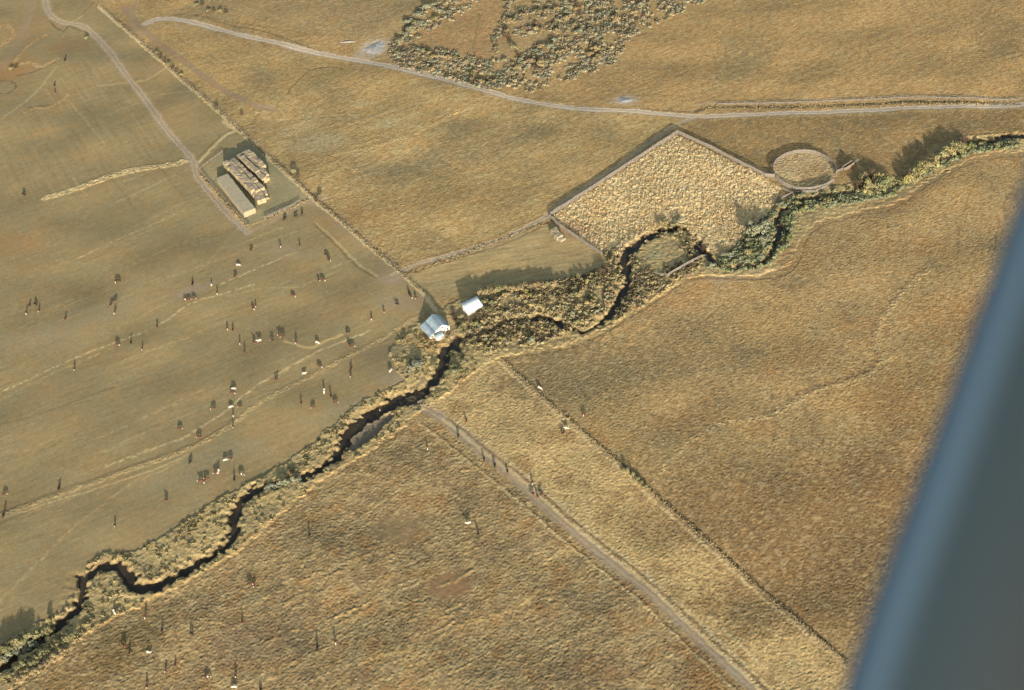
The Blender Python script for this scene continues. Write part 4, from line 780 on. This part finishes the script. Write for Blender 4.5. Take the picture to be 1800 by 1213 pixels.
# ------------------------------------------------------------------ cattle
def skin_mesh(name, V, E, R, mats, pick):
    me = bpy.data.meshes.new('tmp'); me.from_pydata(V, E, []); o = bpy.data.objects.new('tmp', me); COL.objects.link(o)
    o.modifiers.new('s', 'SKIN'); o.modifiers.new('b', 'SUBSURF').levels = 1
    sv = me.skin_vertices[0].data
    for i, r_ in enumerate(R): sv[i].radius = (r_, r_) if not isinstance(r_, tuple) else r_
    sv[0].use_root = True
    dg = bpy.context.evaluated_depsgraph_get(); dg.update(); nm = bpy.data.meshes.new_from_object(o.evaluated_get(dg)); nm.name = name
    nm.materials.clear()
    for m_ in mats: nm.materials.append(m_)
    for p in nm.polygons: p.material_index = pick(p.center); p.use_smooth = True
    bpy.data.objects.remove(o); bpy.data.meshes.remove(me); return nm
def cow_mesh(name, pose, coat, white, pattern):
    dz = -.62 if pose == 'lying' else 0
    V = [(-.35, 0, 1.02+dz), (-.85, 0, 1.08+dz), (.35, 0, 1.0+dz), (.62, 0, 1.08+dz)]; R = [.40, .33, .40, .34]; E = [(0, 1), (0, 2), (2, 3)]
    hd = {'stand': [(.92, 0, 1.28), (1.15, 0, 1.42), (1.36, 0, 1.30), (1.52, 0, 1.12)], 'graze': [(.95, 0, .92), (1.15, 0, .58), (1.28, 0, .34), (1.34, 0, .12)], 'lying': [(.9, 0, .68), (1.1, 0, .84), (1.3, 0, .74), (1.45, 0, .58)]}[pose]
    for k, (p, r_) in enumerate(zip(hd, (.22, .15, .14, .085))): V.append(p); R.append(r_); E.append((len(V)-2 if k else 3, len(V)-1))
    head = len(V)-3
    for s in (-1, 1): V.append((head and hd[1][0]-.04, s*.24, hd[1][2]+.02)); R.append(.045); E.append((head, len(V)-1))      # ears
    for s in (-1, 1):
        leg = ([(.5, s*.2, .66), (.52, s*.2, .36), (.5, s*.2, .05)], [(-.78, s*.2, .70), (-.72, s*.2, .46), (-.82, s*.2, .40), (-.78, s*.2, .05)])
        if pose == 'lying': leg = ([(.6, s*.26, .22), (.95, s*.28, .10), (.65, s*.30, .07)], [(-.6, s*.34, .25), (-.25, s*.42, .14), (-.6, s*.46, .07)])
        for root, L, rs in ((2, leg[0], (.14, .08, .07)), (1, leg[1], (.17, .10, .075, .065))):
            pr = root
            for p, r_ in zip(L, rs): V.append(p); R.append(r_); E.append((pr, len(V)-1)); pr = len(V)-1
    pr = 1
    for p, r_ in (((-1.12, 0, 1.12+dz), .05), ((-1.2, .02, .8+dz*.6), .035), ((-1.2, .03, .5+dz*.5), .05)): V.append(p); R.append(r_); E.append((pr, len(V)-1)); pr = len(V)-1
    hx, hz = hd[1][0]-.1, hd[1]
    def pick(c):
        if pattern == 'plain': return 0
        if c.x > hx and abs(c.y) < .2: return 1                                   # white face
        if c.z < .26 and pose != 'lying': return 1                                # white stockings
        if c.x > .75 and c.z < (.95 if pose == 'stand' else .6) and pattern != 'brockle': return 1
        if pattern == 'patch' and math.sin(c.x*4+1)+math.cos(c.y*6)*.4 > .45: return 1
        return 0
    return skin_mesh(name, V, E, R, [coat, white], pick)
M_red = mat('red_hide', base=(.062, .026, .016), rough=.75, noise=[(3, .8, 1.2, 2)]); M_blk = mat('black_hide', base=(.012, .010, .009), rough=.6)
M_wht = mat('white_hide', base=(.36, .33, .27), rough=.85); M_crm = mat('cream_hide', base=(.42, .35, .25), rough=.85)
POSES = ('graze', 'stand', 'graze', 'lying')
CM = {}
for pz in ('graze', 'stand', 'lying'):
    CM['r', pz] = cow_mesh('cow', pz, M_red, M_wht, 'hereford'); CM['w', pz] = cow_mesh('cow', pz, M_wht, M_wht, 'plain'); CM['k', pz] = cow_mesh('cow', pz, M_blk, M_wht, 'plain')
CM['p', 'stand'] = cow_mesh('cow', 'stand', M_red, M_wht, 'patch'); CM['p', 'graze'] = cow_mesh('cow', 'graze', M_red, M_wht, 'patch'); CM['p', 'lying'] = CM['r', 'lying']
COWS = {
 'in the upper left pasture': [(41, 340, 'd', 'k'), (115, 107, 'n', 'k'), (96, 150, 'n', 'k'), (96, 163, 'n', 'r')],
 'just below the haystack yard': [(501, 385, 'd', 'k'), (520, 380, 'b', 'k'), (531, 375, 'n', 'k'), (493, 432, 'n', 'r'), (527, 431, 'n', 'r'), (574, 447, 'b', 'k'), (578, 457, 'd', 'r')],
 'left of the pale pasture patch': [(208, 493, 'b', 'k'), (203, 494, 'n', 'r'), (202, 531, 'd', 'r'), (196, 537, 'd', 'r'), (202, 549, 'n', 'r')],
 'in the far left group': [(46, 549, 'n', 'r'), (52, 536, 'n', 'r'), (62, 534, 'd', 'k'), (68, 546, 'n', 'r'), (116, 562, 'n', 'r')],
 'below the track end': [(442, 440, 'd', 'r'), (419, 466, 'b', 'w'), (414, 486, 'd', 'r'), (372, 501, 'n', 'w'), (339, 500, 'n', 'k')],
 'near the pale pasture patch': [(326, 528, 'b', 'p'), (332, 528, 'b', 'r'), (341, 526, 'b', 'r'), (382, 515, 'n', 'r'), (276, 573, 'n', 'r')],
 'in the upper central pasture': [(560, 492, 'd', 'r'), (567, 491, 'b', 'r'), (515, 519, 'b', 'r'), (444, 540, 'd', 'r'), (449, 536, 'n', 'r')],
 'just left of the barn': [(675, 547, 'n', 'r'), (653, 558, 'n', 'r'), (698, 534, 'b', 'k'), (722, 522, 'd', 'r'), (731, 524, 'n', 'r'), (719, 515, 'n', 'k')],
 'in the central herd': [(399, 575, 'n', 'r'), (409, 578, 'n', 'r'), (421, 600, 'n', 'r'), (430, 617, 'n', 'r'), (446, 600, 'd', 'r'), (455, 598, 'b', 'w')],
 'right of the central herd': [(478, 598, 'd', 'r'), (491, 588, 'd', 'r'), (497, 592, 'b', 'r'), (521, 603, 'n', 'r'), (558, 603, 'b', 'w')],
 'above the ridge left of the barn': [(611, 582, 'b', 'k'), (613, 604, 'd', 'r'), (619, 608, 'b', 'r'), (562, 645, 'b', 'r'), (535, 657, 'b', 'w'), (487, 669, 'd', 'r')],
 'in the open left pasture': [(206, 606, 'b', 'r'), (230, 602, 'n', 'k'), (250, 613, 'n', 'r'), (131, 650, 'n', 'r')],
 'left of the creek loop': [(617, 661, 'n', 'r'), (618, 648, 'n', 'r'), (687, 653, 'd', 'w'), (570, 689, 'n', 'w'), (582, 697, 'n', 'k'), (590, 709, 'b', 'r')],
 'just above the creek': [(551, 718, 'b', 'r'), (530, 711, 'n', 'r'), (667, 714, 'n', 'r')],
 'in the line by the ridge': [(409, 692, 'b', 'r'), (411, 685, 'b', 'w'), (375, 718, 'b', 'r'), (406, 716, 'b', 'w'), (410, 729, 'n', 'r'), (422, 716, 'b', 'r'), (410, 750, 'n', 'r')],
 'below the white and red line': [(316, 754, 'b', 'r'), (350, 769, 'b', 'r'), (335, 813, 'd', 'k')],
 'in the lower herd near the creek': [(396, 809, 'b', 'w'), (405, 806, 'b', 'r'), (353, 847, 'b', 'r'), (364, 843, 'b', 'r'), (360, 847, 'n', 'r'), (379, 832, 'd', 'r'), (384, 831, 'n', 'w')],
 'by the creek right of the lower herd': [(412, 842, 'n', 'k'), (424, 834, 'b', 'p')],
 'in the lower left pasture': [(292, 879, 'd', 'r'), (104, 858, 'n', 'k'), (7, 867, 'b', 'r'), (6, 905, 'n', 'k'), (202, 924, 'n', 'r')],
 'bottom left below the creek': [(201, 1076, 'd', 'w'), (255, 1082, 'n', 'r'), (285, 1108, 'n', 'k'), (337, 1114, 'd', 'k'), (217, 1135, 'd', 'r'), (228, 1148, 'n', 'r'), (261, 1145, 'lying', 'w')],
 'along the bottom edge': [(291, 1177, 'n', 'r'), (308, 1167, 'n', 'r'), (258, 1206, 'n', 'r'), (364, 1189, 'b', 'p'), (414, 1186, 'n', 'r'), (411, 1206, 'b', 'w'), (458, 1212, 'n', 'k')],
 'in the lower meadow': [(439, 1026, 'b', 'r'), (447, 1028, 'n', 'r'), (426, 1092, 'n', 'r'), (544, 941, 'n', 'k'), (589, 1127, 'n', 'r'), (558, 1138, 'n', 'k')],
 'in the central lower meadow': [(823, 919, 'b', 'w'), (841, 938, 'n', 'k'), (751, 785, 'n', 'r')],
 'on or beside the lower dirt road': [(806, 766, 'n', 'k'), (851, 808, 'n', 'k'), (870, 819, 'n', 'k'), (892, 829, 'n', 'k'), (936, 848, 'n', 'r'), (936, 868, 'd', 'r'), (945, 872, 'n', 'r'), (952, 869, 'd', 'r')],
 'near the long lower fence': [(820, 740, 'n', 'r'), (949, 681, 'd', 'w'), (1028, 727, 'd', 'r'), (996, 752, 'b', 'w'), (990, 760, 'd', 'k')],
}
CNM = {'r': 'red white-faced', 'w': 'white', 'k': 'dark', 'p': 'red and white patched'}
ORD = ['leftmost', 'second from left', 'third from left', 'fourth from left', 'fifth from left', 'sixth from left', 'seventh from left', 'eighth from left']
rc = random.Random(5)
for zone, lst in COWS.items():
    byc = {}
    for c in sorted(lst, key=lambda c: c[0]): byc.setdefault(c[3], []).append(c)
    for col_, L in byc.items():
        for i, (px, py, o_, _) in enumerate(L):
            pose = 'lying' if o_ == 'lying' else ('stand' if rc.random() < .35 else 'graze')
            ang = {'b': rc.choice((0, 180))+rc.uniform(-22, 22), 'lying': rc.uniform(-20, 20), 'n': rc.choice((-90, -90, 90))+rc.uniform(-14, 14), 'd': rc.choice((-50, -130, 45, 135))+rc.uniform(-12, 12)}[o_]
            x, y = G(px, py, .5); sc_ = rc.uniform(.85, 1.0); o = obj('cow', CM[col_, pose]); o.location = (x, y, ground_z(x, y)-.03); o.rotation_euler = (0, 0, rad(ang)); o.scale = (sc_,)*3
            pos = {'graze': 'grazing', 'stand': 'standing', 'lying': 'lying'}[pose]
            lab = f'{CNM[col_]} cow {pos} {zone}' if len(L) == 1 else f'{CNM[col_]} cow {zone}, {ORD[i]} of {len(L)}'
            tag(o, lab, 'cow', 'cattle scattered over the pastures')

# ------------------------------------------------------------------ the aircraft's strut, a metre and a half from the lens
def camp(px, py, dist):
    u, v = (px-900)/FPX, (606.5-py)/FPX; return Vector((0, 0, CAM_H))+(Fv+Rv*u+Uv*v)*dist
M_strut = bpy.data.materials.new('strut_painted_sheen'); M_strut.use_nodes = True; t = M_strut.node_tree; b_ = t.nodes['Principled BSDF']
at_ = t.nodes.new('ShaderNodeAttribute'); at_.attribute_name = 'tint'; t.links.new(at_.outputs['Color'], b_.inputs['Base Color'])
b_.inputs['Roughness'].default_value = .5; b_.inputs['Specular IOR Level'].default_value = .15
axis_px = [(a_+92, b__, c_) for a_, b__, c_ in [(2230, -300, 1.72), (2155, 100, 1.66), (2065, 400, 1.62), (1985, 650, 1.58), (1905, 900, 1.54), (1806, 1200, 1.5), (1688, 1600, 1.45)]]
cen = [camp(*p) for p in axis_px]; V = []; T_ = []; n = 64
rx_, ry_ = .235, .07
for i, c in enumerate(cen):
    d = (cen[min(i+1, len(cen)-1)]-cen[max(i-1, 0)]).normalized(); side = d.cross(Fv).normalized()
    if side.dot(Rv) > 0: side = -side                                    # towards the left edge in view
    dep_ = d.cross(side).normalized()
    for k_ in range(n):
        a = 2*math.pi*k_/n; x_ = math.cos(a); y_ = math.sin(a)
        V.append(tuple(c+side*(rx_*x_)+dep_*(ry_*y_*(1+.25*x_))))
        sky_rim = float(ss(.80, 1.0, np.float32(x_))); sky_fade = float(ss(-.1, .95, np.float32(x_))); g_ = np.array((.0080, .0092, .0086))*(1-sky_fade)+np.array((.0150, .0245, .0300))*sky_fade; T_.append([*(g_*(1-sky_rim)+np.array((.060, .100, .140))*sky_rim), 1])  # sky reflection painted in as a blue rim fading through slate to dark
FF = [(i*n+k_, i*n+(k_+1) % n, (i+1)*n+(k_+1) % n, (i+1)*n+k_) for i in range(len(cen)-1) for k_ in range(n)]
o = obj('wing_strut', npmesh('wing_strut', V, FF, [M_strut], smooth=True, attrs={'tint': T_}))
tag(o, 'dark aircraft wing strut with a painted blue sky-sheen edge, out of focus at the right', 'wing strut')

# ------------------------------------------------------------------ labels that tell look-alikes apart by their place
def nth(i):
    W_ = ['first', 'second', 'third', 'fourth', 'fifth', 'sixth', 'seventh', 'eighth', 'ninth', 'tenth', 'eleventh', 'twelfth']
    return W_[i] if i < 12 else f'{i+1}th'
def split_labels():
    by = {}
    for o in COL.objects:
        if o.parent is None and o.get('label') and o.get('group') and o.get('kind') is None: by.setdefault(o['label'], []).append(o)
    for lab, L in by.items():
        if len(L) < 2: continue
        px = {o.name: P2(o.location.x, o.location.y) for o in L}
        rows = 1 if len(L) <= 10 else (2 if len(L) <= 22 else (3 if len(L) <= 36 else 4))
        L.sort(key=lambda o: px[o.name][1]); names = {1: [''], 2: ['upper half', 'lower half'], 3: ['upper third', 'middle third', 'lower third'], 4: ['top band', 'upper middle band', 'lower middle band', 'bottom band']}[rows]
        for r_ in range(rows):
            sub = L[r_*len(L)//rows:(r_+1)*len(L)//rows]; sub.sort(key=lambda o: px[o.name][0])
            for i, o in enumerate(sub): o['label'] = lab+(', '+names[r_] if rows > 1 else '')+', '+nth(i)+' from left'
split_labels()
bad = [o['label'] for o in COL.objects if o.parent is None and o.get('label') and not 4 <= len(o['label'].split()) <= 16]
print('LONG', len(bad), sorted(set(bad))[:20])
